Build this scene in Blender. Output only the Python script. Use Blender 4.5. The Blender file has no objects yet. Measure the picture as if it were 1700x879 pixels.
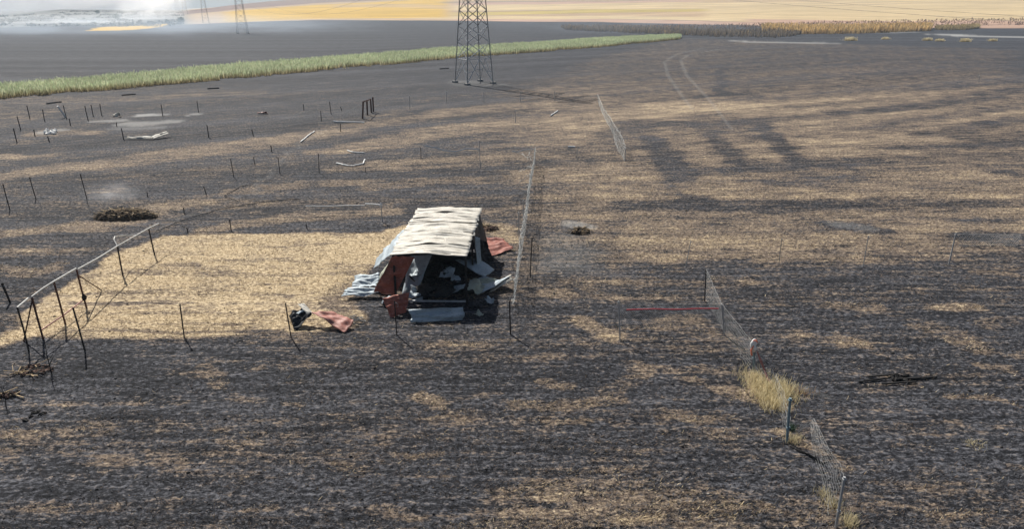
import bpy, math, random
import numpy as np
from mathutils import Vector

random.seed(7)
RNG = np.random.default_rng(7)
SC = bpy.context.scene
COL = SC.collection

# ------------------------------------------------------------------ camera, sky, sun, exposure
CAM_H = 12.0
PITCH = math.radians(20.5)
FPX, CX, CY = 1147.0, 850.0, 439.5
cam_d = bpy.data.cameras.new('camera')
cam = bpy.data.objects.new('camera', cam_d)
COL.objects.link(cam)
cam.location = (0, 0, CAM_H)
cam.rotation_euler = (math.pi / 2 - PITCH, 0, 0)
cam_d.sensor_width = 36.0
cam_d.lens = 36.0 * FPX / 1700.0
cam_d.clip_start = 0.5
cam_d.clip_end = 20000.0
SC.camera = cam

SUN_EL = math.radians(46.5)
SUN_XY = (-0.545, 0.838)            # horizontal direction towards the sun
world = bpy.data.worlds.new('World')
SC.world = world
world.use_nodes = True
wn = world.node_tree
wn.nodes.clear()
w_out = wn.nodes.new('ShaderNodeOutputWorld')
w_bg = wn.nodes.new('ShaderNodeBackground')
w_sky = wn.nodes.new('ShaderNodeTexSky')
w_sky.sky_type = 'NISHITA'
w_sky.sun_disc = False
w_sky.sun_elevation = SUN_EL
w_sky.sun_rotation = math.atan2(SUN_XY[0], SUN_XY[1])
w_sky.air_density = 1.0
w_sky.dust_density = 2.5
w_bg.inputs['Strength'].default_value = 0.05
wn.links.new(w_sky.outputs[0], w_bg.inputs[0])
wn.links.new(w_bg.outputs[0], w_out.inputs[0])

sun_d = bpy.data.lights.new('sun', 'SUN')
sun_d.energy = 5.0
sun_d.angle = math.radians(0.5)
sun_d.color = (1.0, 0.95, 0.87)
sun = bpy.data.objects.new('sun', sun_d)
COL.objects.link(sun)
sdir = Vector((SUN_XY[0] * math.cos(SUN_EL), SUN_XY[1] * math.cos(SUN_EL), math.sin(SUN_EL)))
sun.rotation_euler = sdir.to_track_quat('Z', 'Y').to_euler()
sun.location = (-60, 90, 120)

SC.view_settings.view_transform = 'Standard'
SC.view_settings.look = 'None'
SC.view_settings.gamma = 1.0
SC.view_settings.exposure = 0.45
SC.cycles.volume_bounces = 5
SC.cycles.max_bounces = 6
SC.cycles.transparent_max_bounces = 12
SC.cycles.volume_max_steps = 256

# ------------------------------------------------------------------ survey helpers
SP, CP = math.sin(PITCH), math.cos(PITCH)


def slope(py):
    v = (np.asarray(py, float) - CY) / FPX
    return (SP + v * CP) / (CP - v * SP)


def G(px, py, z=0.0):
    """a sighted point of the survey as metres on the plane of height z"""
    v = (py - CY) / FPX
    D = (CAM_H - z) / (SP + v * CP)
    Y = (D - (CAM_H - z) * SP) / CP
    return Vector(((px - CX) / FPX * D, Y, z))


def at_depth(px, py, Y):
    """the point sighted at px, py whose forward distance is Y"""
    z = CAM_H - Y * float(slope(py))
    D = Y * CP + (CAM_H - z) * SP
    return Vector(((px - CX) / FPX * D, Y, z))


def px_to_m(py):
    return (CAM_H / slope(py - 0.5) - CAM_H / slope(py + 0.5))


# ------------------------------------------------------------------ numpy noise
def _hash(ix, iy, seed):
    h = (ix.astype(np.int64) * 374761393 + iy.astype(np.int64) * 668265263 + seed * 974711) & 0x7fffffff
    h = ((h ^ (h >> 13)) * 1274126177) & 0x7fffffff
    h = h ^ (h >> 16)
    return (h & 0xffff) / 65535.0


def vnoise(x, y, seed=0):
    x = np.asarray(x, float); y = np.asarray(y, float)
    ix = np.floor(x); iy = np.floor(y)
    fx = x - ix; fy = y - iy
    fx = fx * fx * (3 - 2 * fx); fy = fy * fy * (3 - 2 * fy)
    a = _hash(ix, iy, seed); b = _hash(ix + 1, iy, seed)
    c = _hash(ix, iy + 1, seed); d = _hash(ix + 1, iy + 1, seed)
    return (a * (1 - fx) + b * fx) * (1 - fy) + (c * (1 - fx) + d * fx) * fy


def fbm(x, y, seed=0, o=3):
    s = 0; a = 0.5; t = 0
    for i in range(o):
        s = s + a * vnoise(x * 2 ** i, y * 2 ** i, seed + i * 17); t += a; a *= 0.5
    return s / t


def sstep(a, b, x):
    t = np.clip((x - a) / (b - a), 0, 1)
    return t * t * (3 - 2 * t)


# ------------------------------------------------------------------ terrain
B_A = np.array([-300, 0, 100, 300, 400, 520, 700, 1000, 1300, 1700, 2200], float)
B_D = np.array([430, 440, 500, 520, 600, 700, 690, 600, 470, 440, 440], float)
S_P = np.array([30, 28, 17, 19, 6, -3, -13, -15, -18, -22, -22], float)
R_L = np.array([500, 500, 500, 420, 700, 900, 900, 900, 900, 900, 900], float)


def bearing(x, y):
    ang = np.clip(np.arctan2(x, y), -1.0, 1.0)
    return 850 + 1224.5 * np.tan(ang)


def hill_t(x, y):
    a = bearing(x, y)
    ang = np.arctan2(x, y)
    f = np.hypot(x, y) * np.cos(np.clip(ang, -1, 1))
    b = np.interp(a, B_A, B_D); L = np.interp(a, B_A, R_L)
    return (f - b) / L, a, b + L


def terrain(x, y):
    t, a, R = hill_t(x, y)
    zr = CAM_H + R * (10.6 - np.interp(a, B_A, S_P)) / FPX * CP * CP
    tc = np.clip(t, 0, 1)
    f = np.where(t < 1, tc ** 1.25 * (1.25 - 0.25 * tc), np.clip(1 - (t - 1) * 0.25, 0.3, 1))
    side = sstep(1.25, 0.95, np.abs(np.arctan2(x, y)))
    z = zr * f * side
    far = sstep(0.0, 0.25, t)
    return z + far * side * (fbm(x / 160, y / 160, 5) - 0.5) * 5.0 * np.minimum(1, t.clip(0, 3))


# ------------------------------------------------------------------ what burnt and what did not (soil cover map, metres)
STROKES = []      # (points, radii, value, strength, channel)


def S(pts, h, val, strength=0.9, ch='straw', hard=0.0):
    P = [G(*p) for p in pts]
    if not isinstance(h, (list, tuple)):
        h = [h] * len(pts)
    R = [hh * float(px_to_m(p[1])) for hh, p in zip(h, pts)]
    STROKES.append(('line', np.array([(p.x, p.y) for p in P]), np.array(R), val, strength, ch, hard))


def PG(pts, val, strength=0.9, soft=0.6, ch='straw'):
    P = [G(*p) for p in pts]
    STROKES.append(('poly', np.array([(p.x, p.y) for p in P]), soft, val, strength, ch, 0))


# -- far and middle ground, left
S([(235, 163), (330, 158), (420, 153)], 4, .30, .8)
S([(67, 222), (110, 221), (151, 221)], 4, .5, .8)
S([(0, 260), (40, 261)], 5, .75)
S([(60, 262), (95, 258)], 4, .35)
S([(0, 295), (84, 281), (201, 268), (302, 254), (369, 246), (470, 231), (570, 217)], [6, 9, 11, 12, 11, 8, 6], .54)
S([(567, 213), (671, 199), (761, 185), (862, 175), (963, 174)], [4, 6, 6, 6, 5], .45)
S([(520, 253), (580, 246), (644, 237), (728, 219), (829, 204), (912, 199), (996, 192)], [4, 8, 9, 9, 9, 8, 6], .54)
S([(560, 282), (644, 274), (728, 271), (845, 264)], [5, 10, 11, 9], .42)
S([(620, 312), (728, 301), (795, 298)], [6, 7, 5], .36)
S([(300, 345), (352, 329), (440, 314), (520, 304), (600, 302)], [5, 8, 9, 8, 6], .30)
S([(150, 318), (200, 314)], 4, .35)
S([(0, 390), (100, 378), (188, 372), (235, 358), (262, 345), (335, 339)], [8, 9, 9, 8, 8, 6], .56)
S([(330, 384), (400, 372), (470, 363), (553, 358), (650, 352)], [5, 6, 8, 8, 6], .55)
S([(0, 418), (90, 416), (170, 412)], [8, 9, 6], .30)
S([(0, 445), (50, 455), (100, 440)], [7, 8, 5], .3)
S([(0, 500), (40, 490)], 9, .25)
S([(310, 392), (400, 384), (470, 382), (590, 381)], [3, 4, 4, 3], .08, .9)
S([(60, 400), (130, 405), (200, 395)], [8, 11, 6], .05, .85)
S([(0, 330), (80, 335), (150, 335)], [12, 14, 8], .08, .8)
S([(270, 300), (400, 282), (470, 270)], [12, 12, 8], .10, .7)
S([(180, 292), (300, 275), (400, 262)], [6, 9, 6], .05, .7)
# -- unburnt paddock west of the shed
PG([(262, 392), (330, 388), (450, 387), (560, 389), (640, 387), (668, 374), (690, 372), (672, 400), (640, 420), (612, 460),
    (578, 492), (604, 528), (594, 546), (480, 554), (300, 560), (60, 563), (0, 577), (0, 562), (42, 520), (110, 470), (200, 420)],
   1.10, 1.0, .22)
S([(380, 436), (470, 432), (520, 436)], [3, 4, 3], .55, .8)
S([(150, 486), (260, 482), (350, 486)], [3, 4, 3], .58, .7)
S([(420, 490), (480, 493)], [3, 3], .5, .8)
S([(250, 521), (330, 517), (390, 519)], [3, 3, 2], .55, .8)
S([(270, 440), (310, 441)], [6, 6], .6, .7)
S([(560, 405), (480, 408), (400, 407)], [2, 2, 2], .65, .7)
S([(180, 452), (260, 455), (420, 457), (520, 455)], [2, 3, 3, 2], .55, .75)
S([(120, 505), (220, 504), (330, 502)], [2.5, 3, 2], .5, .8)
S([(210, 538), (330, 536), (420, 538)], [2, 2.5, 2], .6, .8)
S([(150, 548), (300, 552), (470, 548)], [2, 2.5, 2.5], .55, .8)
S([(330, 478), (420, 472), (500, 474)], [2, 2.5, 2], .6, .75)
S([(400, 552), (440, 550), (470, 551)], [3, 4, 3], .12, .8)
S([(560, 440), (610, 445)], [7, 7], .75, .6)
S([(590, 470), (560, 520), (600, 540)], [9, 9, 6], .45, .6)
S([(560, 478), (545, 500)], 6, .55, .5)
PG([(0, 520), (40, 505), (30, 545), (0, 560)], .15, .8, .4)
# -- around the shed
S([(800, 376), (830, 384), (852, 398)], [8, 10, 7], .8, .8)
S([(640, 328), (728, 324), (830, 324), (915, 330)], [9, 14, 15, 11], .05, .9)
S([(905, 290), (1000, 286), (1080, 292)], [11, 15, 14], .52)
S([(915, 325), (1000, 326), (1075, 335)], [10, 14, 13], .54)
S([(895, 362), (1000, 364), (1120, 372)], [10, 15, 17], .45)
S([(1010, 190), (1060, 189), (1097, 190)], [6, 7, 6], .66)
S([(1080, 168), (1130, 178)], 8, .5)
S([(930, 250), (1000, 246), (1040, 262)], [7, 9, 8], .34)
S([(1020, 225), (1060, 215)], 6, .15)
PG([(900, 398), (955, 384), (1000, 418), (985, 455), (885, 455)], .10, .8, .6)
PG([(905, 396), (955, 386), (995, 420), (980, 450), (892, 450)], .22, .8, .9, 'ash')
S([(945, 372), (975, 378)], 5, .6, .8, 'ash')
# -- right, middle ground
PG([(1205, 164), (1400, 158), (1700, 138), (1700, 235), (1520, 246), (1466, 262), (1338, 266), (1270, 204), (1210, 190)], .52, .9, 2.2)
PG([(1120, 62), (1700, 82), (1700, 138), (1400, 158), (1205, 166), (1000, 172), (900, 140), (960, 100)], .23, .8, 6)
S([(1130, 179), (1207, 176)], [10, 9], .78)
S([(1271, 199), (1365, 193), (1466, 181), (1566, 171), (1700, 147)], [3.5, 4, 4, 3.5, 3], .14)
S([(1372, 214), (1432, 211), (1499, 201), (1600, 189), (1700, 174)], [2.6, 3, 3, 3, 3], .2)
S([(1240, 222), (1330, 216), (1420, 214)], [2, 3, 2], .35, .6)
S([(1526, 224), (1600, 216), (1700, 198)], [3.5, 4.5, 5], .12)
S([(1600, 228), (1650, 234), (1700, 229)], [6, 8, 8], .10)
S([(1470, 247), (1560, 243), (1640, 240)], [3, 4, 3], .2, .8)
S([(1210, 240), (1250, 242), (1290, 258)], [8, 10, 10], .54)
PG([(1130, 219), (1167, 222), (1212, 277), (1150, 280)], .48, .9, 1.2)
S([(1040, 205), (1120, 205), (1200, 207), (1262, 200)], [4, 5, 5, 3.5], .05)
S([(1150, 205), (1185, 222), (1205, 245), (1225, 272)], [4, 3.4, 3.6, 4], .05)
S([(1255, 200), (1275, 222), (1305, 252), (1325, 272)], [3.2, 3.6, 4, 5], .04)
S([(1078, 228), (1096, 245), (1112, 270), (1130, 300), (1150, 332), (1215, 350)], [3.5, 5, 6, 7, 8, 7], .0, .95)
S([(1335, 272), (1420, 272), (1500, 274)], [8, 10, 7], .07)
S([(1300, 300), (1380, 302), (1420, 296)], [10, 14, 8], .10)
S([(1155, 285), (1240, 282), (1300, 278)], [5, 6, 6], .08)
S([(1160, 315), (1210, 317), (1258, 316)], [11, 13, 10], .46)
S([(1247, 294), (1320, 296)], [5, 5], .38)
S([(1480, 281), (1580, 276), (1700, 274)], [9, 13, 13], .42)
S([(1425, 314), (1566, 307), (1700, 307)], [12, 18, 18], .54)
S([(1680, 288), (1700, 288)], 8, .08)
S([(1040, 338), (1163, 340), (1290, 342), (1365, 340), (1500, 338), (1700, 338)], [7, 8, 9, 8, 8, 7], .09)
PG([(1060, 353), (1300, 350), (1700, 350), (1700, 388), (1600, 396), (1596, 419), (1350, 421), (1210, 424), (1130, 436), (1040, 440), (1030, 395)],
   .50, .95, .5)
S([(1120, 360), (1240, 362)], [4, 5], .18, .7)
S([(1240, 345), (1300, 352)], 7, .15, .7)
S([(1150, 388), (1260, 386), (1300, 384)], [2, 2.5, 2], .25, .7)
S([(1470, 366), (1560, 362), (1660, 366)], [2, 3, 2], .18, .7)
S([(1385, 374), (1420, 378), (1458, 384)], [9, 12, 8], .03, .95)
S([(1395, 374), (1430, 378)], [6, 7], .25, .8, 'ash')
S([(1605, 394), (1660, 396), (1700, 400)], [8, 12, 14], .07)
S([(1560, 414), (1620, 416)], [4, 4], .5, .8)
# -- right, near ground
for p, h, v in [
    ([(1365, 508), (1450, 511)], 6, .34), ([(1550, 511), (1617, 511)], 4, .5), ([(1634, 454), (1684, 457)], 5, .5),
    ([(1533, 538), (1580, 552), (1600, 570)], 15, .40), ([(1390, 570), (1430, 572)], 7, .58), ([(1634, 608), (1684, 615)], 7, .5),
    ([(1640, 540), (1700, 535)], 9, .38), ([(1300, 560), (1380, 565)], 6, .3), ([(1270, 480), (1330, 484)], 4, .25),
    ([(1091, 540), (1156, 534)], 10, .68), ([(1030, 544), (1084, 544)], 6, .52), ([(1150, 556), (1200, 560)], 8, .45),
    ([(965, 536), (1017, 559)], 10, .90), ([(914, 490), (941, 490)], 8, .58), ([(953, 512), (970, 514)], 5, .5),
    ([(978, 480), (1022, 497)], 6, .36), ([(1060, 566), (1110, 563)], 4, .35), ([(875, 448), (900, 455)], 6, .35),
    ([(897, 636), (936, 644)], 8, .42), ([(858, 671), (936, 675), (1024, 663)], 8, .58), ([(697, 660), (727, 670)], 9, .58),
    ([(766, 660), (828, 656)], 4, .42), ([(1013, 655), (1040, 632), (1063, 609)], 13, .46), ([(912, 702), (974, 702)], 6, .48),
    ([(1016, 706), (1040, 706)], 6, .34), ([(639, 713), (743, 725)], 7, .30), ([(673, 756), (723, 754)], 5, .42),
    ([(1100, 613), (1235, 617)], 7, .46), ([(1205, 648), (1266, 662)], 12, .6), ([(1140, 630), (1220, 650)], 6, .35),
    ([(1320, 720), (1400, 780)], 10, .32), ([(1578, 660), (1659, 663), (1694, 675)], 5, .55), ([(1543, 698), (1582, 698)], 5, .38),
    ([(1435, 648), (1524, 644)], 6, .36), ([(1208, 840), (1227, 845)], 8, .62), ([(1265, 841), (1275, 843)], 8, .66),
    ([(1480, 740), (1530, 742)], 5, .25), ([(1460, 838), (1500, 845)], 5, .3), ([(1672, 778), (1700, 780)], 7, .4),
    ([(339, 614), (355, 625), (362, 640)], 9, .52), ([(77, 667), (193, 667), (308, 667)], 5, .36), ([(386, 660), (432, 667)], 8, .42),
    ([(347, 717), (370, 720)], 5, .38), ([(405, 721), (520, 721)], 5, .32), ([(0, 721), (69, 721)], 7, .48), ([(0, 745), (40, 745)], 4, .4),
    ([(559, 775), (600, 787)], 11, .42), ([(409, 852), (455, 848)], 6, .42), ([(478, 671), (505, 671)], 4, .42),
    ([(475, 632), (495, 634)], 6, .34), ([(412, 612), (430, 610)], 5, .4), ([(290, 620), (320, 625)], 6, .25),
    ([(700, 790), (760, 800)], 8, .28), ([(620, 850), (700, 860)], 10, .3), ([(100, 720), (260, 725)], 9, .22),
    ([(60, 845), (110, 848)], 5, .3), ([(180, 720), (250, 722)], 5, .25),
]:
    S(p, h, v * .88, .8)
S([(1245, 628), (1270, 650), (1295, 672)], [9, 12, 10], 1.0, .9)
S([(1310, 722), (1345, 740)], [8, 5], .55, .8)
PG([(740, 890), (800, 838), (860, 795), (960, 780), (1050, 782), (1120, 800), (1250, 842), (1420, 890)], .46, .85, 1.0)
S([(900, 830), (935, 826)], 8, .62)
S([(1035, 868), (1100, 866)], 9, .66)
S([(840, 860), (990, 850)], 10, .52, .7)
S([(800, 745), (900, 730), (1050, 745), (1150, 735)], [10, 16, 18, 12], .05, .7)
S([(880, 845), (940, 842)], 4, .12, .7)
# -- ash beds
S([(228, 206), (275, 203)], 4.0, .6, .9, 'ash')
S([(205, 214), (262, 212)], 3, .3, .8, 'ash')
S([(237, 191), (262, 190)], 1.8, .9, .9, 'ash')
S([(318, 191), (330, 190)], 1.6, .7, .9, 'ash')
S([(165, 201), (200, 200)], 2.0, .6, .9, 'ash')
S([(80, 220), (92, 217)], 2.5, .7, .8, 'ash')
S([(770, 136), (790, 140), (815, 141)], [3, 4, 3], .2, .8, 'ash')
S([(1220, 68), (1290, 70), (1390, 71)], [.9, 1.2, .9], .75, .9, 'ash')
S([(1560, 56), (1620, 60), (1690, 61)], [.8, 1.6, .8], .95, .9, 'ash')
S([(1390, 54), (1500, 53)], .8, .6, .8, 'ash')
S([(1330, 643), (1370, 655)], 7, .15, .8, 'ash')
# -- two wheel tracks, dust pressed into the char
S([(1165, 80), (1120, 91), (1103, 103), (1109, 125), (1135, 163), (1150, 182)], [.16, .18, .2, .3, .4, .5], .20, .7, 'ash', 1)
S([(1190, 82), (1142, 91), (1130, 100), (1140, 125), (1178, 166), (1215, 215)], [.16, .18, .2, .3, .4, .5], .20, .7, 'ash', 1)
S([(1198, 108), (1199, 130), (1197, 158)], [.7, .9, 1.3], .0, .95)
S([(1165, 160), (1240, 158)], [2.5, 2.5], .04, .8)
# -- footpath worn along the old fence line
S([(200, 395), (300, 366), (420, 320), (480, 250), (540, 215)], [1, 1, 1, .8, .6], .22, .5, 'ash')


def plough(x, y):
    """coordinates along and across the ploughed rows"""
    far = sstep(40, 105, y)
    lo = np.full_like(x, -4000.0); hi = np.full_like(x, 6000.0)
    for _ in range(24):                       # row c runs through y = c + s(c) (x + 5)
        c_ = (lo + hi) / 2
        up = c_ + .62 * sstep(32, 92, c_) * np.clip(x + 5, -50, 95) > y
        hi = np.where(up, c_, hi); lo = np.where(up, lo, c_)
    return x, (lo + hi) / 2, far


def cover_map(x, y):
    """straw (0 burnt .. 1 unburnt) and ash cover at ground points"""
    r = np.hypot(x, y)
    A = 0.009 * r + 0.10
    wx = x + A * 3.0 * (fbm(x / (0.10 * 25), y / (0.05 * 25), 31, 4) - 0.5)
    wy = y + A * 1.8 * (fbm(x / 2.6, y / 1.2, 57, 4) - 0.5)
    u, v, far = plough(wx, wy)
    rows = .30 * vnoise(u / 6.0, v / 0.36, 3) * sstep(45, 25, r) + .15 * sstep(25, 45, r) + .40 * vnoise(u / 14.0, v / 0.85, 4) + .30 * vnoise(u / 34.0, v / 2.1, 6)
    broad = fbm(u / 22.0, v / (2.0 + far * 1.2), 8, 3)
    patch = fbm(x / 1.6, y / 0.9, 21, 3)
    brownish = sstep(-6, 6, x) * sstep(29, 34, y) * sstep(150, 100, y)
    straw = -0.10 + 0.05 * sstep(29, 34, y) + 0.36 * brownish + 0.20 * sstep(.45, .75, broad) - .34 * sstep(95, 170, y) + 0.14 * sstep(.58, .82, patch) * (1 - far)
    ash = np.zeros_like(x)
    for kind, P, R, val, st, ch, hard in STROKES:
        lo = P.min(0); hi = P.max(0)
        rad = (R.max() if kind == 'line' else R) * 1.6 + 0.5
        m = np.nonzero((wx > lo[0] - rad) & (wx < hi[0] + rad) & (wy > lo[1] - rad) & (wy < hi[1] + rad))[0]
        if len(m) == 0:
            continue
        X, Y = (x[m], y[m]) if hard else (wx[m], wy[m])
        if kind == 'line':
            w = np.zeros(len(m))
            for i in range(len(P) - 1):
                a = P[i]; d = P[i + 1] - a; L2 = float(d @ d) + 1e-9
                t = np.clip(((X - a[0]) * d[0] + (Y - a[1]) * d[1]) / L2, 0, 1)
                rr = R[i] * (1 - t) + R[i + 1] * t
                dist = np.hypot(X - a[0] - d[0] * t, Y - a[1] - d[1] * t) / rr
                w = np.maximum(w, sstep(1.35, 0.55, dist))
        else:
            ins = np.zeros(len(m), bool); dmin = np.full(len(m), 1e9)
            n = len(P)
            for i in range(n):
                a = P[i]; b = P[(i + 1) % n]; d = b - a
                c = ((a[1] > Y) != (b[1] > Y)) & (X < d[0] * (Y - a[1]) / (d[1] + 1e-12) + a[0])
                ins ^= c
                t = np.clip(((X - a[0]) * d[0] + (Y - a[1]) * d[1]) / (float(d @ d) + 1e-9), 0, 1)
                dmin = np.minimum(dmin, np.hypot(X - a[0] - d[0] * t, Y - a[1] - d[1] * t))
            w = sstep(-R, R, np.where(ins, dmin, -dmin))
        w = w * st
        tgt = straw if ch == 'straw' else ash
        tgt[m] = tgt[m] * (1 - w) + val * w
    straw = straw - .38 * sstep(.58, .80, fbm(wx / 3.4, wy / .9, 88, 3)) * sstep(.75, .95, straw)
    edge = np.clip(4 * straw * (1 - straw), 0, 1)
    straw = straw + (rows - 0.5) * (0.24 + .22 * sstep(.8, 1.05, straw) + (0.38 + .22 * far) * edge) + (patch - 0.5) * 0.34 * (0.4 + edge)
    return np.clip(straw, -.6, 1.25), np.clip(ash, 0, 1), rows


def relief(x, y, rows, straw):
    r = np.hypot(x, y)
    fade = sstep(90, 45, r)
    clod = fbm(x / 0.16, y / 0.13, 91, 2) - 0.5
    lump = fbm(x / 0.8, y / 0.6, 92, 2) - 0.5
    return fade * ((rows - 0.5) * 0.06 + clod * 0.05 + lump * 0.05)


# ------------------------------------------------------------------ mesh helpers
class MB:
    def __init__(s):
        s.v = []; s.f = []

    def add(s, vs, fs):
        n = len(s.v); s.v += [tuple(v) for v in vs]; s.f += [tuple(i + n for i in f) for f in fs]

    def bar(s, a, b, w, h=None, prof=4, taper=1.0, up=None):
        a = Vector(a); b = Vector(b); h = h or w
        d = (b - a)
        if d.length < 1e-6:
            return
        d.normalize()
        ref = Vector(up) if up else (Vector((0, 0, 1)) if abs(d.z) < 0.9 else Vector((0, 1, 0)))
        sx = d.cross(ref).normalized(); sy = sx.cross(d)
        if prof == 'L':
            t = w * 0.2
            sec = [(-w / 2, -h / 2), (w / 2, -h / 2), (w / 2, -h / 2 + t), (-w / 2 + t, -h / 2 + t), (-w / 2 + t, h / 2), (-w / 2, h / 2)]
        elif prof == 4:
            sec = [(-w / 2, -h / 2), (w / 2, -h / 2), (w / 2, h / 2), (-w / 2, h / 2)]
        else:
            sec = [(w / 2 * math.cos(2 * math.pi * i / prof), h / 2 * math.sin(2 * math.pi * i / prof)) for i in range(prof)]
        n = len(sec)
        vs = [a + sx * x + sy * y for x, y in sec] + [b + (sx * x + sy * y) * taper for x, y in sec]
        fs = [(i, (i + 1) % n, n + (i + 1) % n, n + i) for i in range(n)]
        if prof == 'L':
            fs += [(3, 2, 1, 0), (5, 4, 3, 0), (n, n + 1, n + 2, n + 3), (n, n + 3, n + 4, n + 5)]
        else:
            fs += [tuple(range(n - 1, -1, -1)), tuple(range(n, 2 * n))]
        s.add(vs, fs)

    def tube(s, pts, r, n=4):
        pts = [Vector(p) for p in pts]
        rings = []
        for i, p in enumerate(pts):
            d = (pts[min(i + 1, len(pts) - 1)] - pts[max(i - 1, 0)])
            d = d.normalized() if d.length > 1e-9 else Vector((1, 0, 0))
            ref = Vector((0, 0, 1)) if abs(d.z) < 0.9 else Vector((0, 1, 0))
            sx = d.cross(ref).normalized(); sy = sx.cross(d)
            rr = r[i] if isinstance(r, (list, tuple)) else r
            rings.append([p + (sx * math.cos(2 * math.pi * k / n) + sy * math.sin(2 * math.pi * k / n)) * rr for k in range(n)])
        vs = [v for R in rings for v in R]
        fs = []
        for i in range(len(rings) - 1):
            for k in range(n):
                fs.append((i * n + k, i * n + (k + 1) % n, (i + 1) * n + (k + 1) % n, (i + 1) * n + k))
        fs += [tuple(range(n - 1, -1, -1)), tuple((len(rings) - 1) * n + k for k in range(n))]
        s.add(vs, fs)

    def box(s, c, size, rz=0.0):
        c = Vector(c); x, y, z = size[0] / 2, size[1] / 2, size[2] / 2
        vs = []
        for dx, dy, dz in [(-x, -y, -z), (x, -y, -z), (x, y, -z), (-x, y, -z), (-x, -y, z), (x, -y, z), (x, y, z), (-x, y, z)]:
            vs.append(c + Vector((dx * math.cos(rz) - dy * math.sin(rz), dx * math.sin(rz) + dy * math.cos(rz), dz)))
        s.add(vs, [(3, 2, 1, 0), (4, 5, 6, 7), (0, 1, 5, 4), (1, 2, 6, 5), (2, 3, 7, 6), (3, 0, 4, 7)])

    def lump(s, c, rx, ry, rz, jag=0.35, seg=7, rng=random):
        c = Vector(c)
        vs = []; rows = 3
        for j in range(rows):
            t = (j + 0.4) / (rows + 0.2) * math.pi
            for k in range(seg):
                a = 2 * math.pi * (k + 0.5 * j) / seg
                q = 1 + rng.uniform(-jag, jag)
                vs.append(c + Vector((rx * math.sin(t) * math.cos(a) * q, ry * math.sin(t) * math.sin(a) * q, rz * math.cos(t) * q)))
        vs.append(c + Vector((0, 0, rz))); vs.append(c - Vector((0, 0, rz)))
        fs = []
        for j in range(rows - 1):
            for k in range(seg):
                fs.append((j * seg + k, (j + 1) * seg + k, (j + 1) * seg + (k + 1) % seg, j * seg + (k + 1) % seg))
        for k in range(seg):
            fs.append((rows * seg, k, (k + 1) % seg)); fs.append((rows * seg + 1, (rows - 1) * seg + (k + 1) % seg, (rows - 1) * seg + k))
        s.add(vs, fs)

    def build(s, name, mat, parent=None, smooth=False, origin=None):
        me = bpy.data.meshes.new(name)
        o = Vector(origin) if origin is not None else Vector((0, 0, 0))
        me.from_pydata([(v[0] - o.x, v[1] - o.y, v[2] - o.z) for v in s.v], [], s.f)
        me.update()
        me.materials.append(mat)
        if smooth:
            me.polygons.foreach_set('use_smooth', [True] * len(me.polygons))
        ob = bpy.data.objects.new(name, me)
        COL.objects.link(ob)
        if parent is not None:
            ob.parent = parent
            ob.location = o - Vector(parent.location)
        else:
            ob.location = o
        return ob


def tag(o, label=None, cat=None, group=None, kind=None):
    if label: o['label'] = label
    if cat: o['category'] = cat
    if group: o['group'] = group
    if kind: o['kind'] = kind
    return o


def empty(name, loc, label, cat, group=None):
    o = bpy.data.objects.new(name, None)
    COL.objects.link(o)
    o.location = loc
    o.empty_display_size = 0.3
    return tag(o, label, cat, group)


def numpy_mesh(name, V, F, mat, col=None, loops=4):
    """quads (or tris) mesh out of numpy arrays, with an optional colour per vertex"""
    me = bpy.data.meshes.new(name)
    nf = len(F)
    me.vertices.add(len(V)); me.vertices.foreach_set('co', V.astype(np.float32).ravel())
    me.loops.add(nf * loops); me.loops.foreach_set('vertex_index', F.astype(np.int32).ravel())
    me.polygons.add(nf)
    me.polygons.foreach_set('loop_start', np.arange(nf, dtype=np.int32) * loops)
    me.update(calc_edges=True)
    me.validate()
    if col is not None:
        at = me.attributes.new('tone', 'FLOAT_COLOR', 'POINT')
        c4 = np.ones((len(V), 4), np.float32); c4[:, :3] = col
        at.data.foreach_set('color', c4.ravel())
    me.materials.append(mat)
    ob = bpy.data.objects.new(name, me)
    COL.objects.link(ob)
    return ob


# ------------------------------------------------------------------ materials
def new_mat(name):
    m = bpy.data.materials.new(name); m.use_nodes = True
    nt = m.node_tree
    return m, nt, nt.nodes['Principled BSDF'], nt.nodes['Material Output']


def ramp(nt, src, stops):
    r = nt.nodes.new('ShaderNodeValToRGB')
    e = r.color_ramp.elements
    while len(e) < len(stops):
        e.new(0.5)
    for el, (p, c) in zip(e, stops):
        el.position = p; el.color = (*c, 1)
    nt.links.new(src, r.inputs[0])
    return r.outputs[0]


def noise(nt, vec, scale, detail=3, rough=0.55):
    n = nt.nodes.new('ShaderNodeTexNoise')
    n.inputs['Scale'].default_value = scale; n.inputs['Detail'].default_value = detail; n.inputs['Roughness'].default_value = rough
    nt.links.new(vec, n.inputs['Vector'])
    return n.outputs['Fac']


def mapping(nt, vec, scale):
    n = nt.nodes.new('ShaderNodeMapping'); n.inputs['Scale'].default_value = scale
    nt.links.new(vec, n.inputs['Vector'])
    return n.outputs[0]


def math_n(nt, op, a, b=None, c=None, clamp=False):
    n = nt.nodes.new('ShaderNodeMath'); n.operation = op; n.use_clamp = clamp
    for i, v in enumerate((a, b, c)):
        if v is None: continue
        if isinstance(v, (int, float)): n.inputs[i].default_value = v
        else: nt.links.new(v, n.inputs[i])
    return n.outputs[0]


def mix_c(nt, f, a, b, mode='MIX'):
    n = nt.nodes.new('ShaderNodeMix'); n.data_type = 'RGBA'; n.blend_type = mode
    for i, v in ((0, f), (6, a), (7, b)):
        if isinstance(v, (int, float)): n.inputs[i].default_value = v
        elif isinstance(v, tuple): n.inputs[i].default_value = (*v, 1)
        else: nt.links.new(v, n.inputs[i])
    return n.outputs[2]


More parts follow.
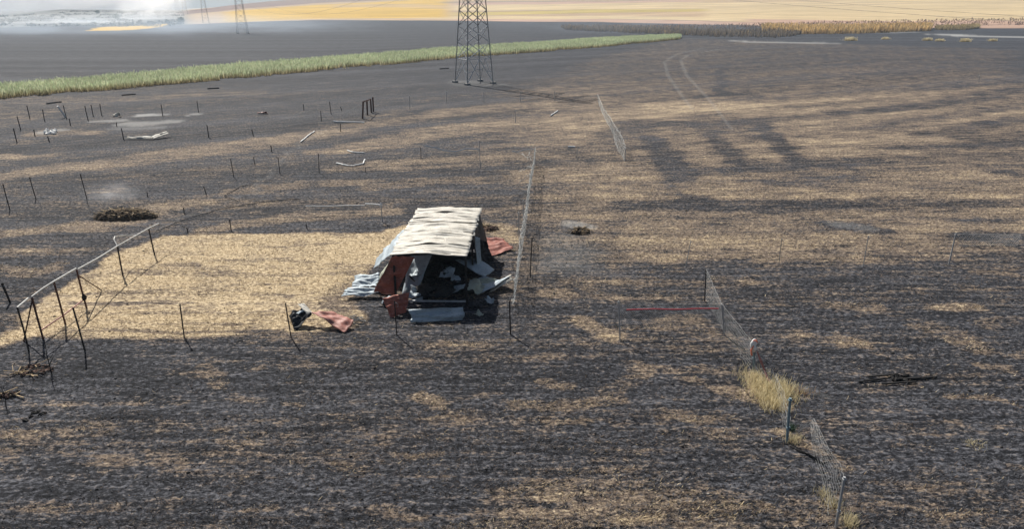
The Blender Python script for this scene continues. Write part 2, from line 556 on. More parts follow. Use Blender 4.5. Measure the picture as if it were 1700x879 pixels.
def simple(name, c1, c2, scale=6.0, rough=0.7, metal=0.0, bump=0.0, spec=0.3, stretch=(1, 1, 1), c3=None):
    m, nt, b, out = new_mat(name)
    tc = nt.nodes.new('ShaderNodeTexCoord')
    vec = mapping(nt, tc.outputs['Object'], stretch)
    n = noise(nt, vec, scale, 5, 0.6)
    stops = [(0.32, c1), (0.68, c2)] if c3 is None else [(0.30, c1), (0.52, c2), (0.70, c3)]
    nt.links.new(ramp(nt, n, stops), b.inputs['Base Color'])
    b.inputs['Roughness'].default_value = rough; b.inputs['Metallic'].default_value = metal
    b.inputs['Specular IOR Level'].default_value = spec
    if bump:
        bn = nt.nodes.new('ShaderNodeBump'); bn.inputs['Strength'].default_value = bump; bn.inputs['Distance'].default_value = 0.02
        nt.links.new(noise(nt, vec, scale * 3, 4), bn.inputs['Height']); nt.links.new(bn.outputs[0], b.inputs['Normal'])
    return m


def tone_mat(name, rough=0.8, spec=0.2, trans=0.0):
    m, nt, b, out = new_mat(name)
    a = nt.nodes.new('ShaderNodeAttribute'); a.attribute_name = 'tone'
    nt.links.new(a.outputs['Color'], b.inputs['Base Color'])
    b.inputs['Roughness'].default_value = rough; b.inputs['Specular IOR Level'].default_value = spec
    if trans:
        t = nt.nodes.new('ShaderNodeBsdfTranslucent'); nt.links.new(a.outputs['Color'], t.inputs[0])
        mx = nt.nodes.new('ShaderNodeMixShader'); mx.inputs[0].default_value = trans
        nt.links.new(b.outputs[0], mx.inputs[1]); nt.links.new(t.outputs[0], mx.inputs[2]); nt.links.new(mx.outputs[0], out.inputs[0])
    return m


M = {}
M['iron'] = simple('charred_iron', (.018, .016, .016), (.05, .042, .038), 9, .75, .3)
M['rust_iron'] = simple('rusty_iron', (.05, .025, .02), (.16, .075, .05), 14, .85, .1)
M['steel'] = simple('galvanised_steel', (.30, .31, .32), (.48, .49, .50), 5, .5, .35)
M['tower'] = simple('weathered_tower_steel', (.22, .215, .21), (.40, .39, .38), 3, .6, .3)
M['lit_brace'] = simple('lit_look_galvanised_brace', (.46, .47, .48), (.68, .69, .70), 4, .5, .2)  # same steel, lightened in colour to imitate how lower bracing is lit against dark ground
M['wire'] = simple('ash_white_wire', (.42, .42, .40), (.66, .66, .63), 4, .7, .1)
M['mesh_wire'] = simple('grey_mesh_wire', (.17, .175, .175), (.32, .325, .325), 4, .6, .2)
M['bluepost'] = simple('blue_grey_post_paint', (.10, .16, .19), (.22, .29, .32), 8, .6)
M['char'] = simple('charred_wood', (.008, .008, .008), (.03, .028, .027), 12, .9, 0, .5)
M['soot'] = simple('sooty_sheet', (.006, .007, .009), (.03, .033, .038), 5, .6, .2)
M['white'] = simple('white_plastic', (.7, .7, .68), (.82, .82, .8), 6, .5)
M['redrope'] = simple('red_rope', (.40, .03, .05), (.55, .07, .08), 10, .7)
M['conductor'] = simple('weathered_aluminium_cable', (.16, .155, .14), (.26, .25, .22), 3, .7, .2)


def sheet_mat(name, base, dirt, rust, amount=0.5, rough=0.5, metal=0.0, scale=2.2):
    m, nt, b, out = new_mat(name)
    tc = nt.nodes.new('ShaderNodeTexCoord')
    n1 = noise(nt, tc.outputs['Object'], scale, 6, .62)
    n2 = noise(nt, mapping(nt, tc.outputs['Object'], (1.4, 5, 3)), scale * 2.4, 5, .6)
    c = mix_c(nt, ramp(nt, n1, [(.45, (0, 0, 0)), (.72, (1, 1, 1))]), base, dirt)
    k = math_n(nt, 'MULTIPLY', ramp(nt, n2, [(.52, (0, 0, 0)), (.70, (1, 1, 1))]), amount)
    c = mix_c(nt, k, c, rust)
    nt.links.new(c, b.inputs['Base Color'])
    b.inputs['Roughness'].default_value = rough; b.inputs['Metallic'].default_value = metal
    b.inputs['Specular IOR Level'].default_value = .3
    bn = nt.nodes.new('ShaderNodeBump'); bn.inputs['Strength'].default_value = .25; bn.inputs['Distance'].default_value = .02
    nt.links.new(n1, bn.inputs['Height']); nt.links.new(bn.outputs[0], b.inputs['Normal'])
    return m


M['roof'] = sheet_mat('whitewashed_roof_sheet', (.60, .575, .51), (.44, .41, .345), (.24, .20, .155), .75, .6)
M['roof_grey'] = sheet_mat('bare_grey_roof_sheet', (.40, .38, .33), (.33, .31, .27), (.22, .19, .16), .5, .55)
M['galv'] = sheet_mat('heat_bleached_sheet', (.37, .43, .47), (.25, .31, .35), (.11, .105, .10), .7, .55, .1)
M['galv_green'] = sheet_mat('greenish_painted_sheet', (.38, .40, .33), (.28, .30, .25), (.15, .13, .10), .6, .6)
M['red'] = sheet_mat('red_oxide_sheet', (.36, .105, .07), (.14, .055, .045), (.50, .26, .20), .5, .6, 0, 2.0)
M['redpale'] = sheet_mat('faded_red_sheet', (.33, .125, .095), (.20, .08, .065), (.62, .42, .36), .6, .55, 0, 2.4)
M['straw'] = tone_mat('straw_pieces', .7, .25, .12)
M['plant'] = tone_mat('plant_blades', .6, .25, .42)

# -- ground
m, nt, b, out = new_mat('burnt_field_soil')
geo = nt.nodes.new('ShaderNodeNewGeometry')
pos = geo.outputs['Position']


def attr(nm, fac=True):
    a = nt.nodes.new('ShaderNodeAttribute'); a.attribute_name = nm
    return a.outputs['Fac'] if fac else a.outputs['Color']


st = attr('straw'); ashv = attr('ash'); fm = attr('fieldmix'); fc = attr('fieldcol', False)
rv = attr('rowvec', False)
n1 = noise(nt, mapping(nt, pos, (0.45, 1.15, 1)), 3.2, 7, .76)
n2 = noise(nt, mapping(nt, pos, (.45, 1.0, 1)), .7, 6, .72)
n3 = noise(nt, mapping(nt, pos, (.7, 1.1, 1)), 7.0, 6, .78)
r1 = noise(nt, mapping(nt, rv, (.10, 1, 1)), 3.0, 4, .68)
r2 = noise(nt, mapping(nt, rv, (.05, 1, 1)), .95, 4, .65)


def centred(n_, k):
    return math_n(nt, 'MULTIPLY', math_n(nt, 'SUBTRACT', n_, .5), k)


f = st
for n_, k in ((n1, 2.2), (n2, .9), (n3, 2.1), (r1, 1.4), (r2, .7)):
    f = math_n(nt, 'ADD', f, centred(n_, k))


def span(lo, hi):
    mr = nt.nodes.new('ShaderNodeMapRange'); mr.interpolation_type = 'SMOOTHSTEP'
    mr.inputs['From Min'].default_value = lo; mr.inputs['From Max'].default_value = hi
    nt.links.new(f, mr.inputs['Value'])
    return mr.outputs[0]


r3 = noise(nt, mapping(nt, rv, (.02, 1, 1)), .10, 5, .62)
cn = math_n(nt, 'ADD', math_n(nt, 'ADD', n3, centred(r1, .40)), centred(r3, .22))
charc = ramp(nt, cn, [(.37, (.005, .0055, .007)), (.50, (.023, .024, .029)), (.62, (.115, .118, .134))])
brownc = ramp(nt, n3, [(.34, (.060, .042, .033)), (.52, (.150, .116, .090)), (.66, (.30, .24, .185))])
strawc = ramp(nt, n3, [(.32, (.15, .10, .055)), (.48, (.42, .325, .200)), (.64, (.70, .58, .39))])
c = mix_c(nt, span(.08, .50), charc, brownc)
c = mix_c(nt, span(.50, 1.30), c, strawc)
af = math_n(nt, 'MULTIPLY', ashv, math_n(nt, 'ADD', .35, n1), clamp=True)
c = mix_c(nt, af, c, (.34, .34, .33))
fld = mix_c(nt, .35, fc, ramp(nt, noise(nt, mapping(nt, pos, (.3, 1, 1)), .12, 6, .7), [(.3, (.6, .6, .6)), (.7, (1.25, 1.25, 1.25))]), 'MULTIPLY')
c = mix_c(nt, fm, c, fld)
nt.links.new(c, b.inputs['Base Color'])
b.inputs['Roughness'].default_value = .9; b.inputs['Specular IOR Level'].default_value = .15
bn = nt.nodes.new('ShaderNodeBump'); bn.inputs['Strength'].default_value = .9; bn.inputs['Distance'].default_value = .06
nt.links.new(math_n(nt, 'ADD', n1, math_n(nt, 'MULTIPLY', n3, .5)), bn.inputs['Height']); nt.links.new(bn.outputs[0], b.inputs['Normal'])
M['ground'] = m

# ------------------------------------------------------------------ ground sheet (polar grid, finer where it is nearer)
fine = np.linspace(-0.80, 0.80, 820)
coarse = np.linspace(0.80, 2 * math.pi - 0.80, 42)[1:-1]
ANG = np.concatenate([fine, coarse])
rr = [0.0, 3.0, 7.0, 10.5, 12.5]
r_ = 13.6
while r_ < 6000:
    rr.append(r_)
    step = max(0.06, r_ * r_ / CAM_H / 691.0 * (1.05 if r_ < 120 else 0.9))
    step = min(step, 0.045 * r_)
    if 400 < r_ < 1750:
        step = min(step, 5.5)
    r_ += step
RAD = np.array(rr)
AA, RR = np.meshgrid(ANG, RAD[1:], indexing='xy')
gx = (RR * np.sin(AA)).ravel(); gy = (RR * np.cos(AA)).ravel()
straw, ash, rows = cover_map(gx, gy)
gz = terrain(gx, gy) + relief(gx, gy, rows, straw)

# far farmland colours: hillside fields lie as bands across the slope
t, a, _ = hill_t(gx, gy)
dist = np.hypot(gx, gy)
fcol = np.zeros((len(gx), 3)); fmix = np.zeros(len(gx))


def band(lo, hi, a0, a1, colour, slant=0.0, soft=.008, k=1.0):
    tt = t - slant * (a - 850) / 850 + (fbm(gx / 90, gy / 90, 77, 3) - .5) * .04
    w = sstep(lo - soft, lo + soft, tt) * sstep(hi + soft, hi - soft, tt) * sstep(a0 - 25, a0 + 10, a) * sstep(a1 + 25, a1 - 10, a) * k
    for i in range(3):
        fcol[:, i] = fcol[:, i] * (1 - w) + colour[i] * w
    fmix[:] = np.maximum(fmix, w)


TAN, CREAM, PINK, GOLD, OLIVE, BROWN = (.38, .27, .16), (.47, .36, .20), (.38, .25, .18), (.47, .295, .04), (.38, .29, .09), (.19, .125, .10)
band(0.0, 9, 300, 3000, TAN, 0, .01)
band(0.0, 9, -3000, 300, (.17, .165, .15), 0, .02)
band(0.0, .05, 760, 3000, PINK)
band(.05, .11, 380, 1300, CREAM)
band(.10, .60, 380, 735, GOLD, .16, .015)
band(.18, .30, 560, 745, TAN, -.6, .03, .6)
band(.62, 1.2, 300, 800, BROWN, .05, .02)
band(.14, .22, 760, 1250, OLIVE, .22)
band(.24, .40, 760, 3000, CREAM, .1)
band(.40, .47, 760, 1150, PINK, .15)
band(.46, .50, 740, 1500, (.20, .15, .11), .18, .012, .8)
band(.10, .45, 1180, 3000, CREAM, -.05)
band(.055, .10, 1250, 3000, PINK, -.02)
band(.52, .66, 800, 3000, CREAM, .1)
band(.30, .31, 1100, 1700, (.24, .17, .10), .1, .008, .7)
band(.72, .78, 850, 1700, BROWN, .1, .01, .7)
ff = t > -.02
su = fbm(gx[ff] / 130, gy[ff] / 14, 301, 4); sv = fbm(gx[ff] / 22, gy[ff] / 9, 302, 3)
fcol[ff] *= (.62 + .52 * su + .28 * sv)[:, None]
for lo_, w_, a0_, a1_, sl_ in ((.118, .005, 380, 760, .12), (.225, .006, 760, 1500, .2), (.205, .004, 1150, 1700, -.08), (.345, .006, 900, 1700, .1), (.51, .007, 740, 1700, .18), (.60, .006, 380, 760, .12), (.82, .01, 820, 1700, .05), (.05, .006, 1000, 1700, -.02)):
    band(lo_, lo_ + w_, a0_, a1_, (.15, .105, .075), sl_, .004, .75)
yel = np.array([(p.x, p.y) for p in [G(135, 51), G(165, 45), G(220, 41), G(287, 39), G(268, 45), G(205, 50)]])
ins = np.zeros(len(gx), bool)
wxx = gx + (fbm(gx / 14, gy / 14, 9) - .5) * 10
for i in range(len(yel)):
    p, q = yel[i], yel[(i + 1) % len(yel)]
    ins ^= ((p[1] > gy) != (q[1] > gy)) & (wxx < (q[0] - p[0]) * (gy - p[1]) / (q[1] - p[1] + 1e-9) + p[0])
fcol[ins] = (.62, .37, .01); fmix[ins] = 1

V = np.stack([gx, gy, gz], 1)
nA = len(ANG); nR = len(RAD) - 1
i0 = np.arange(nR - 1)[:, None] * nA + np.arange(nA)[None, :]
i1 = np.arange(nR - 1)[:, None] * nA + (np.arange(nA)[None, :] + 1) % nA
F = np.stack([i0, i0 + nA, i1 + nA, i1], -1).reshape(-1, 4)[:, ::-1]
F = np.stack([i0, i1, i1 + nA, i0 + nA], -1).reshape(-1, 4)[:, ::-1]
V = np.vstack([V, [[0, 0, 0]]])
ground = numpy_mesh('ground', V, F, M['ground'])
tag(ground, kind='structure')
me = ground.data
ru, rvv, _ = plough(gx, gy)
at = me.attributes.new('rowvec', 'FLOAT_VECTOR', 'POINT')
at.data.foreach_set('vector', np.vstack([np.stack([ru, rvv, 0 * ru], 1), [[0, 0, 0]]]).astype(np.float32).ravel())
for nm, arr in (('straw', straw), ('ash', ash), ('fieldmix', fmix)):
    at = me.attributes.new(nm, 'FLOAT', 'POINT'); at.data.foreach_set('value', np.append(arr, 0).astype(np.float32))
at = me.attributes.new('fieldcol', 'FLOAT_COLOR', 'POINT')
c4 = np.ones((len(V), 4), np.float32); c4[:-1, :3] = fcol
at.data.foreach_set('color', c4.ravel())
me.polygons.foreach_set('use_smooth', np.ones(len(me.polygons), bool))
print('ground', len(V), nA, nR)


def T(x, y):
    return float(terrain(np.array([x]), np.array([y]))[0])


# ------------------------------------------------------------------ stubble and straw litter
def blades(P, dirs, width, c_bot, c_top, name, mat, taper=.35):
    """flat blades: foot P, vector dirs, colours at foot and tip"""
    side = np.stack([dirs[:, 1], -dirs[:, 0], np.zeros(len(P))], 1)
    rnd = RNG.normal(size=(len(P), 3)); rnd[:, 2] *= .2
    side = side / (np.linalg.norm(side, axis=1, keepdims=True) + 1e-6) * .6 + rnd * .5
    side /= np.linalg.norm(side, axis=1, keepdims=True) + 1e-6
    w = width[:, None] * .5
    A = P - side * w; B = P + side * w
    Cc = P + dirs + side * w * taper; D = P + dirs - side * w * taper
    V = np.stack([A, B, Cc, D], 1).reshape(-1, 3)
    col = np.stack([c_bot, c_bot, c_top, c_top], 1).reshape(-1, 3)
    F = np.arange(len(V)).reshape(-1, 4)
    return numpy_mesh(name, V, F, mat, col)


N = 760000
ang = RNG.uniform(-.80, .80, N)
inv = RNG.uniform(0, 1, N)
rad = 12.6 * (78.0 / 12.6) ** (inv ** 1.22)
px_, py_ = rad * np.sin(ang), rad * np.cos(ang)
s_, a_, rw_ = cover_map(px_, py_)
keep = RNG.uniform(0, 1, N) < (0.36 + .58 * s_) * sstep(80, 40, rad) * (.35 + 1.3 * sstep(.3, .7, rw_))
px_, py_, s_, a_, rad, rw_ = (q[keep] for q in (px_, py_, s_, a_, rad, rw_))
n = len(px_)
ln = RNG.uniform(.05, .16, n) * (0.85 + rad / 140)
el = RNG.uniform(-.05, .9, n)
az = RNG.uniform(0, 2 * math.pi, n)
rowal = RNG.uniform(0, 1, n) < .5
az = np.where(rowal, RNG.normal(0, .4, n) + np.where(RNG.uniform(0, 1, n) < .5, math.pi, 0), az)
dirs = np.stack([np.cos(az) * np.cos(el), np.sin(az) * np.cos(el), np.abs(np.sin(el)) + .03], 1) * ln[:, None]
wd = (.006 + .011 * RNG.uniform(0, 1, n)) * (.8 + rad / 60)
is_straw = RNG.uniform(0, 1, n) < np.clip(s_ * 1.10 - .14, .010, .97)
k = RNG.uniform(0, 1, (n, 1))
cs = np.array([.30, .21, .12]) * (1 - k) + np.array([.72, .59, .38]) * k
cc = np.array([.012, .012, .014]) * (1 - k ** 2) + np.array([.18, .185, .205]) * k ** 2
mixed = np.where(is_straw[:, None], cs, cc)
brown = (RNG.uniform(0, 1, n) < .20 + .3 * s_) & ~is_straw
mixed[brown] = np.array([.15, .108, .080]) * RNG.uniform(.5, 1.4, (int(brown.sum()), 1))
gz_ = relief(px_, py_, rw_, s_) - .012
ob = blades(np.stack([px_, py_, gz_], 1), dirs, wd, mixed * .8, mixed, 'straw_stubble', M['straw'], .7)
tag(ob, 'burnt and pale straw stubble covering the field', kind='stuff')

# clods and cinders
N = 12000
ang = RNG.uniform(-.80, .80, N); rad = 12.6 * (50 / 14) ** RNG.uniform(0, 1, N)
cx_, cy_ = rad * np.sin(ang), rad * np.cos(ang)
s_, a_, rw_ = cover_map(cx_, cy_)
sz = RNG.gamma(1.5, .006, N) + .008
base = np.array([[1, 0, 0], [0, 1, 0], [-1, 0, 0], [0, -1, 0], [0, 0, .8], [0, 0, -.6]])
V = (base[None] * (1 + RNG.uniform(-.35, .35, (N, 6, 3))) * sz[:, None, None] * np.array([1.3, 1, .9])) + np.stack([cx_, cy_, relief(cx_, cy_, rw_, s_) + sz * .3], 1)[:, None]
ft = np.array([[0, 1, 4], [1, 2, 4], [2, 3, 4], [3, 0, 4], [1, 0, 5], [2, 1, 5], [3, 2, 5], [0, 3, 5]])
F = (np.arange(N)[:, None, None] * 6 + ft[None]).reshape(-1, 3)
k = RNG.uniform(0, 1, (N, 1)) ** 3
cl = np.array([.012, .012, .013]) * (1 - k) + np.array([.12, .10, .085]) * k
pale = RNG.uniform(0, 1, N) < .012
cl[pale] = (.5, .47, .42)
ob = numpy_mesh('soil_clods', V.reshape(-1, 3), F, M['straw'], np.repeat(cl, 6, 0), 3)
tag(ob, 'small burnt soil clods and pale stones lying on the field', kind='stuff')

# ------------------------------------------------------------------ crop strip and reed beds
def strip_points(front, back, n):
    """random points between two polylines of the survey"""
    f_ = np.array([G(*p)[:2] for p in front]); b_ = np.array([G(*p)[:2] for p in back])
    seg = np.linalg.norm(np.diff(f_, axis=0), axis=1); cum = np.concatenate([[0], np.cumsum(seg)]) / seg.sum()
    segb = np.linalg.norm(np.diff(b_, axis=0), axis=1); cumb = np.concatenate([[0], np.cumsum(segb)]) / segb.sum()
    u = RNG.uniform(0, 1, n); w = RNG.uniform(0, 1, n)
    fx = np.interp(u, cum, f_[:, 0]); fy = np.interp(u, cum, f_[:, 1])
    bx = np.interp(u, cumb, b_[:, 0]); by = np.interp(u, cumb, b_[:, 1])
    return fx + (bx - fx) * w, fy + (by - fy) * w, u, w


def stand(name, front, back, n, hgt, cb, ct, wid, label, spread=.25, alt=None, alt_p=.2, lean=.22, rag=.4):
    x, y, u, w = strip_points(front, back, n)
    jig = fbm(x / 3, y / 3, 13) - .5
    keep = (w + jig * .35 > .04) & (w + jig * .35 < .98)
    x, y, u, w = x[keep], y[keep], u[keep], w[keep]
    m_ = RNG.uniform(0, 1, len(x)) < 1 - (rag - .4) * sstep(.5, .3, fbm(x / 9, y / 5, 18))
    x, y, u, w = x[m_], y[m_], u[m_], w[m_]
    n = len(x)
    h = hgt * (1 + RNG.normal(0, spread, n)).clip(.4, 1.7) * (1 - rag / 2 + rag * fbm(x / 6, y / 6, 14))
    d = np.stack([RNG.normal(0, lean, n), RNG.normal(0, lean, n), np.ones(n)], 1) * h[:, None]
    k = RNG.uniform(.7, 1.25, (n, 1)) * (0.8 + .4 * fbm(x / 9, y / 9, 15))[:, None]
    bot = np.array(cb) * k; top = np.array(ct) * k
    if alt is not None:
        q = RNG.uniform(0, 1, n) < alt_p
        top[q] = np.array(alt) * k[q]
    z = terrain(x, y)
    r = np.hypot(x, y)
    ob = blades(np.stack([x, y, z], 1), d, wid * (.6 + .8 * RNG.uniform(0, 1, n)) * (r / 150) ** .5, bot, top, name, M['plant'], .55)
    return tag(ob, label, kind='stuff')


stand('green_crop', [(-120, 181), (0, 165), (200, 148), (400, 130), (650, 107), (820, 92), (1000, 78), (1080, 70), (1130, 65)],
      [(-120, 164), (0, 149), (200, 130), (400, 112), (650, 91), (820, 78), (1000, 66), (1080, 61), (1130, 60)], 110000, 1.05,
      (.38, .29, .15), (.42, .52, .31), .10, 'long strip of pale green crop left standing', alt=(.58, .62, .42), alt_p=.45, spread=.16)
stand('burnt_reeds', [(940, 50), (1050, 55), (1200, 62), (1300, 63), (1330, 57)], [(930, 44), (1050, 46), (1200, 50), (1280, 50), (1330, 48)], 12000, 1.25,
      (.09, .08, .075), (.22, .18, .14), .20, 'scorched dark reeds standing along the ditch', .45, rag=1.2, alt=(.34, .25, .14), alt_p=.22)
stand('dry_reeds', [(1265, 53), (1350, 57), (1450, 55), (1545, 51)], [(1265, 47), (1350, 48), (1450, 47), (1545, 45)], 20000, 2.5,
      (.34, .25, .13), (.72, .50, .21), .22, 'golden dry reeds standing along the ditch', .2, rag=.9, alt=(.42, .31, .17), alt_p=.3)
stand('dry_reeds', [(1552, 50), (1600, 50), (1625, 47)], [(1552, 46), (1600, 45), (1625, 44)], 3500, 1.5,
      (.14, .12, .08), (.42, .32, .15), .24, 'short second clump of dry reeds beyond the ditch', .3)
stand('ditch_brush', [(1000, 46), (1200, 46), (1400, 44), (1640, 44), (1800, 44)], [(1000, 42), (1200, 41), (1400, 40), (1640, 39), (1800, 39)], 5000, .7,
      (.20, .14, .10), (.36, .25, .16), .3, 'brown brush along the foot of the far fields', .4, rag=1.3, alt=(.16, .12, .12), alt_p=.4)

# ------------------------------------------------------------------ lattice towers and cables
t_front, t_left, t_right = G(774, 142), G(754, 137), G(820.5, 139)
TC = (t_left + t_right) / 2
LINE = Vector((-125, 229, 0)).normalized()          # towards the next tower
CROSS = Vector((LINE.y, -LINE.x, 0))
half = 3.35
d1 = (t_right - t_left).normalized(); d2 = Vector((d1.y, -d1.x, 0))
DIAG = [d2, d1, -d2, -d1]                           # the four feet, seen from the centre
print('tower', TC, half, d1)


def tower_w(z):
    return half * (1 - .58 * min(z, 22) / 22) if z < 22 else half * .42 * (1 - .55 * (z - 22) / 10)


def tower_bars():
    lv = [0, 1.9, 4.0, 6.6, 9.1, 11.5, 13.8, 16.0, 18.0, 20.0, 22.0, 24.0, 26.0, 28.0, 30.0, 32.0]
    pt = lambda k, z: DIAG[k % 4] * tower_w(z) + Vector((0, 0, z))
    legs = [[pt(k, z) for z in lv] for k in range(4)]
    rings, diags, upper = [], [], []
    for i in range(len(lv) - 1):
        z0, z1 = lv[i], lv[i + 1]
        for k in range(4):
            if i in (1, 2):
                if i == 2:
                    rings.append((pt(k, z0), pt(k + 1, z0)))
            if i < 2:
                mid = (pt(k, 4.0) + pt(k + 1, 4.0)) / 2
                if i == 0:
                    diags.append((pt(k, .25), mid)); diags.append((pt(k + 1, .25), mid))
                    q0 = pt(k, 1.9); diags.append((q0, pt(k, .25).lerp(mid, .5))); q1 = pt(k + 1, 1.9); diags.append((q1, pt(k + 1, .25).lerp(mid, .5)))
                continue
            tgt = diags if z1 <= 16.1 else upper
            tgt.append((pt(k, z0), pt(k + 1, z1))); tgt.append((pt(k + 1, z0), pt(k, z1)))
            if z1 > 16 and i % 2 == 0:
                upper.append((pt(k, z1), pt(k + 1, z1)))
    return lv, legs, rings, diags, upper


ARM = [(20.0, 4.2), (24.5, 5.2), (29.0, 3.6)]


def arm_bars(z, L, side):
    out = []
    for sgn in (side,):
        tip = CROSS * (L * sgn) + Vector((0, 0, z + .3))
        for k in range(4):
            c_ = DIAG[k] * tower_w(z) + Vector((0, 0, z))
            c2 = DIAG[k] * tower_w(z + 1.6) + Vector((0, 0, z + 1.6))
            if c_.dot(CROSS) * sgn > -.05:
                out.append((c_, tip)); out.append((c2, tip))
    return out


def make_tower(loc, label, full, group):
    root = empty('lattice_tower', loc, label, 'pylon', group)
    lv, legs, rings, diags, upper = tower_bars()
    for L in legs:
        mb = MB()
        for p, q in zip(L[:-1], L[1:]):
            mb.bar(loc + p, loc + q, (.16 if p.z < 16 else .12) if full else .11, prof='L')
        mb.build('leg', M['tower'], root, origin=loc)
    for k in range(4):
        mb = MB(); mb.box(loc + DIAG[k] * half + Vector((0, 0, .06)), (.75, .75, .5), .6)
        mb.build('footing', M['footing'], root, origin=loc)
    if full:
        for p, q in rings:
            mb = MB(); mb.bar(loc + p, loc + q, .09, prof='L'); mb.build('girt', M['lit_brace'], root, origin=loc)
        for p, q in diags:
            mb = MB(); mb.bar(loc + p, loc + q, .10, prof='L'); mb.build('brace', M['lit_brace'] if q.z < 9.2 else M['tower'], root, origin=loc)
        mb = MB()
        for p, q in upper: mb.bar(loc + p, loc + q, .09)
        mb.build('upper_bracing', M['tower'], root, origin=loc)
    else:
        mb = MB()
        for p, q in rings + diags + upper: mb.bar(loc + p, loc + q, .05)
        mb.build('bracing', M['tower'], root, origin=loc)
    for z, L in ARM:
        for sgn in (-1, 1):
            mb = MB()
            for p, q in arm_bars(z, L, sgn): mb.bar(loc + p, loc + q, .10)
            arm = mb.build('crossarm', M['tower'], root, origin=loc)
            mb = MB(); tip = loc + CROSS * (L * sgn) + Vector((0, 0, z + .3))
            pts = [tip - Vector((0, 0, .13 * i)) for i in range(13)]
            mb.tube(pts, [.03 if i % 2 else .12 for i in range(13)], 6)
            mb.build('insulator', M['insul'], arm, origin=tip).location = tip - loc
    return root


M['footing'] = simple('sooty_concrete', (.16, .155, .15), (.32, .31, .30), 5, .9)
M['insul'] = simple('brown_porcelain', (.12, .06, .04), (.2, .1, .07), 5, .3)
TC.z = 0
tower1 = make_tower(TC, 'large steel lattice pylon standing among ashes in front of the green strip', True, 'pylons of the power line')


def copy_tree(o, parent=None):
    c_ = o.copy(); COL.objects.link(c_)
    c_.parent = parent
    for ch in list(o.children):
        copy_tree(ch, c_)
    return c_


p2 = G(403, 55)
P2 = Vector((p2.x, p2.y, 0))
tower2 = make_tower(P2, 'second pylon beyond the green strip, standing on the dark burnt plain', False, 'pylons of the power line')
TW = [(338, 575, 'third pylon of the row, faint at the foot of the tan hill'),
      (306, 800, 'fourth pylon of the row, pale and half lost in smoke'),
      (294, 985, 'fifth pylon of the row, thin and veiled by white smoke'),
      (281, 1180, 'farthest faint pylon of the row, deepest in the white smoke')]
TPOS = [TC, P2]
for bx, Y, lab in TW:
    x = (bx - 850) / 1224.5 * Y
    c_ = copy_tree(tower2)
    c_.location = (x, Y, T(x, Y) - .2)
    c_['label'] = lab
    TPOS.append(Vector(c_.location))


def cable(a_, b_, sag, r, label, n=40, cut=1.0):
    mb = MB(); pts = []
    for i in range(n + 1):
        t_ = i / n * cut
        p = a_.lerp(b_, t_); p.z -= sag * 4 * t_ * (1 - t_)
        pts.append(p)
    mb.tube(pts, r, 4)
    o = mb.build('power_cable', M['conductor'])
    return tag(o, label, 'power cable', 'cables of the power line')


T0 = TC - LINE * 261
for z, L in ARM[:2]:
    for sgn, side in ((-1, 'left'), (1, 'right')):
        off = CROSS * (L * sgn) + Vector((0, 0, z - 1.25))
        lev = 'lower' if z < 22 else 'upper'
        cable(TC + off, T0 + off, 8.7 if z < 22 else 12.2, .011, f'{lev} {side} power cable sagging from the near pylon towards the viewer', 60, .62)
        cable(TC + off, P2 + off, 9.0, .022, f'{lev} {side} power cable strung between the two nearest pylons')

# ------------------------------------------------------------------ posts
def post_geo(mb, base, top, w=.05, style='L'):
    b0 = Vector(base) - Vector((0, 0, .15))
    b0.z = -.2
    kink = Vector(base).lerp(Vector(top), .55) + Vector((random.uniform(-1, 1), random.uniform(-1, 1), 0)) * .012
    if style == 'L':
        mb.bar(b0, kink, w, prof='L'); mb.bar(kink, top, w, prof='L')
    else:
        mb.tube([b0, kink, top], [w * .5, w * .5, w * .48], 8)
    d = (Vector(top) - Vector(base)).normalized()
    mb.bar(Vector(top) - d * .07, Vector(top) - d * .05, w * 1.25, prof=4)     # tie band
    mb.bar(Vector(base) + d * .5, Vector(base) + d * .52, w * 1.25, prof=4)


def sight(base_px, top_px):
    b_ = G(*base_px)
    return b_, at_depth(top_px[0], top_px[1], b_.y)


def stake(top_px, base_px, label, mat='iron', w=.034, group='iron stakes of the burnt paddock fences', style='L', name='fence_post', wire=False):
    b_, t_ = sight(base_px, top_px)
    mb = MB(); post_geo(mb, b_, t_, w, style)
    o = mb.build(name, M[mat], origin=b_)
    tag(o, label, 'fence post', group)
    if wire:
        mb = MB(); q = Vector(t_) - Vector((0, 0, .08))
        mb.tube([q, q + Vector((.07, -.05, .03)), q + Vector((.13, -.02, -.06)), q + Vector((.1, .03, -.2))], .006, 4)
        mb.build('wire_end', M['wire'], o, origin=b_).location = (0, 0, 0)
    return o


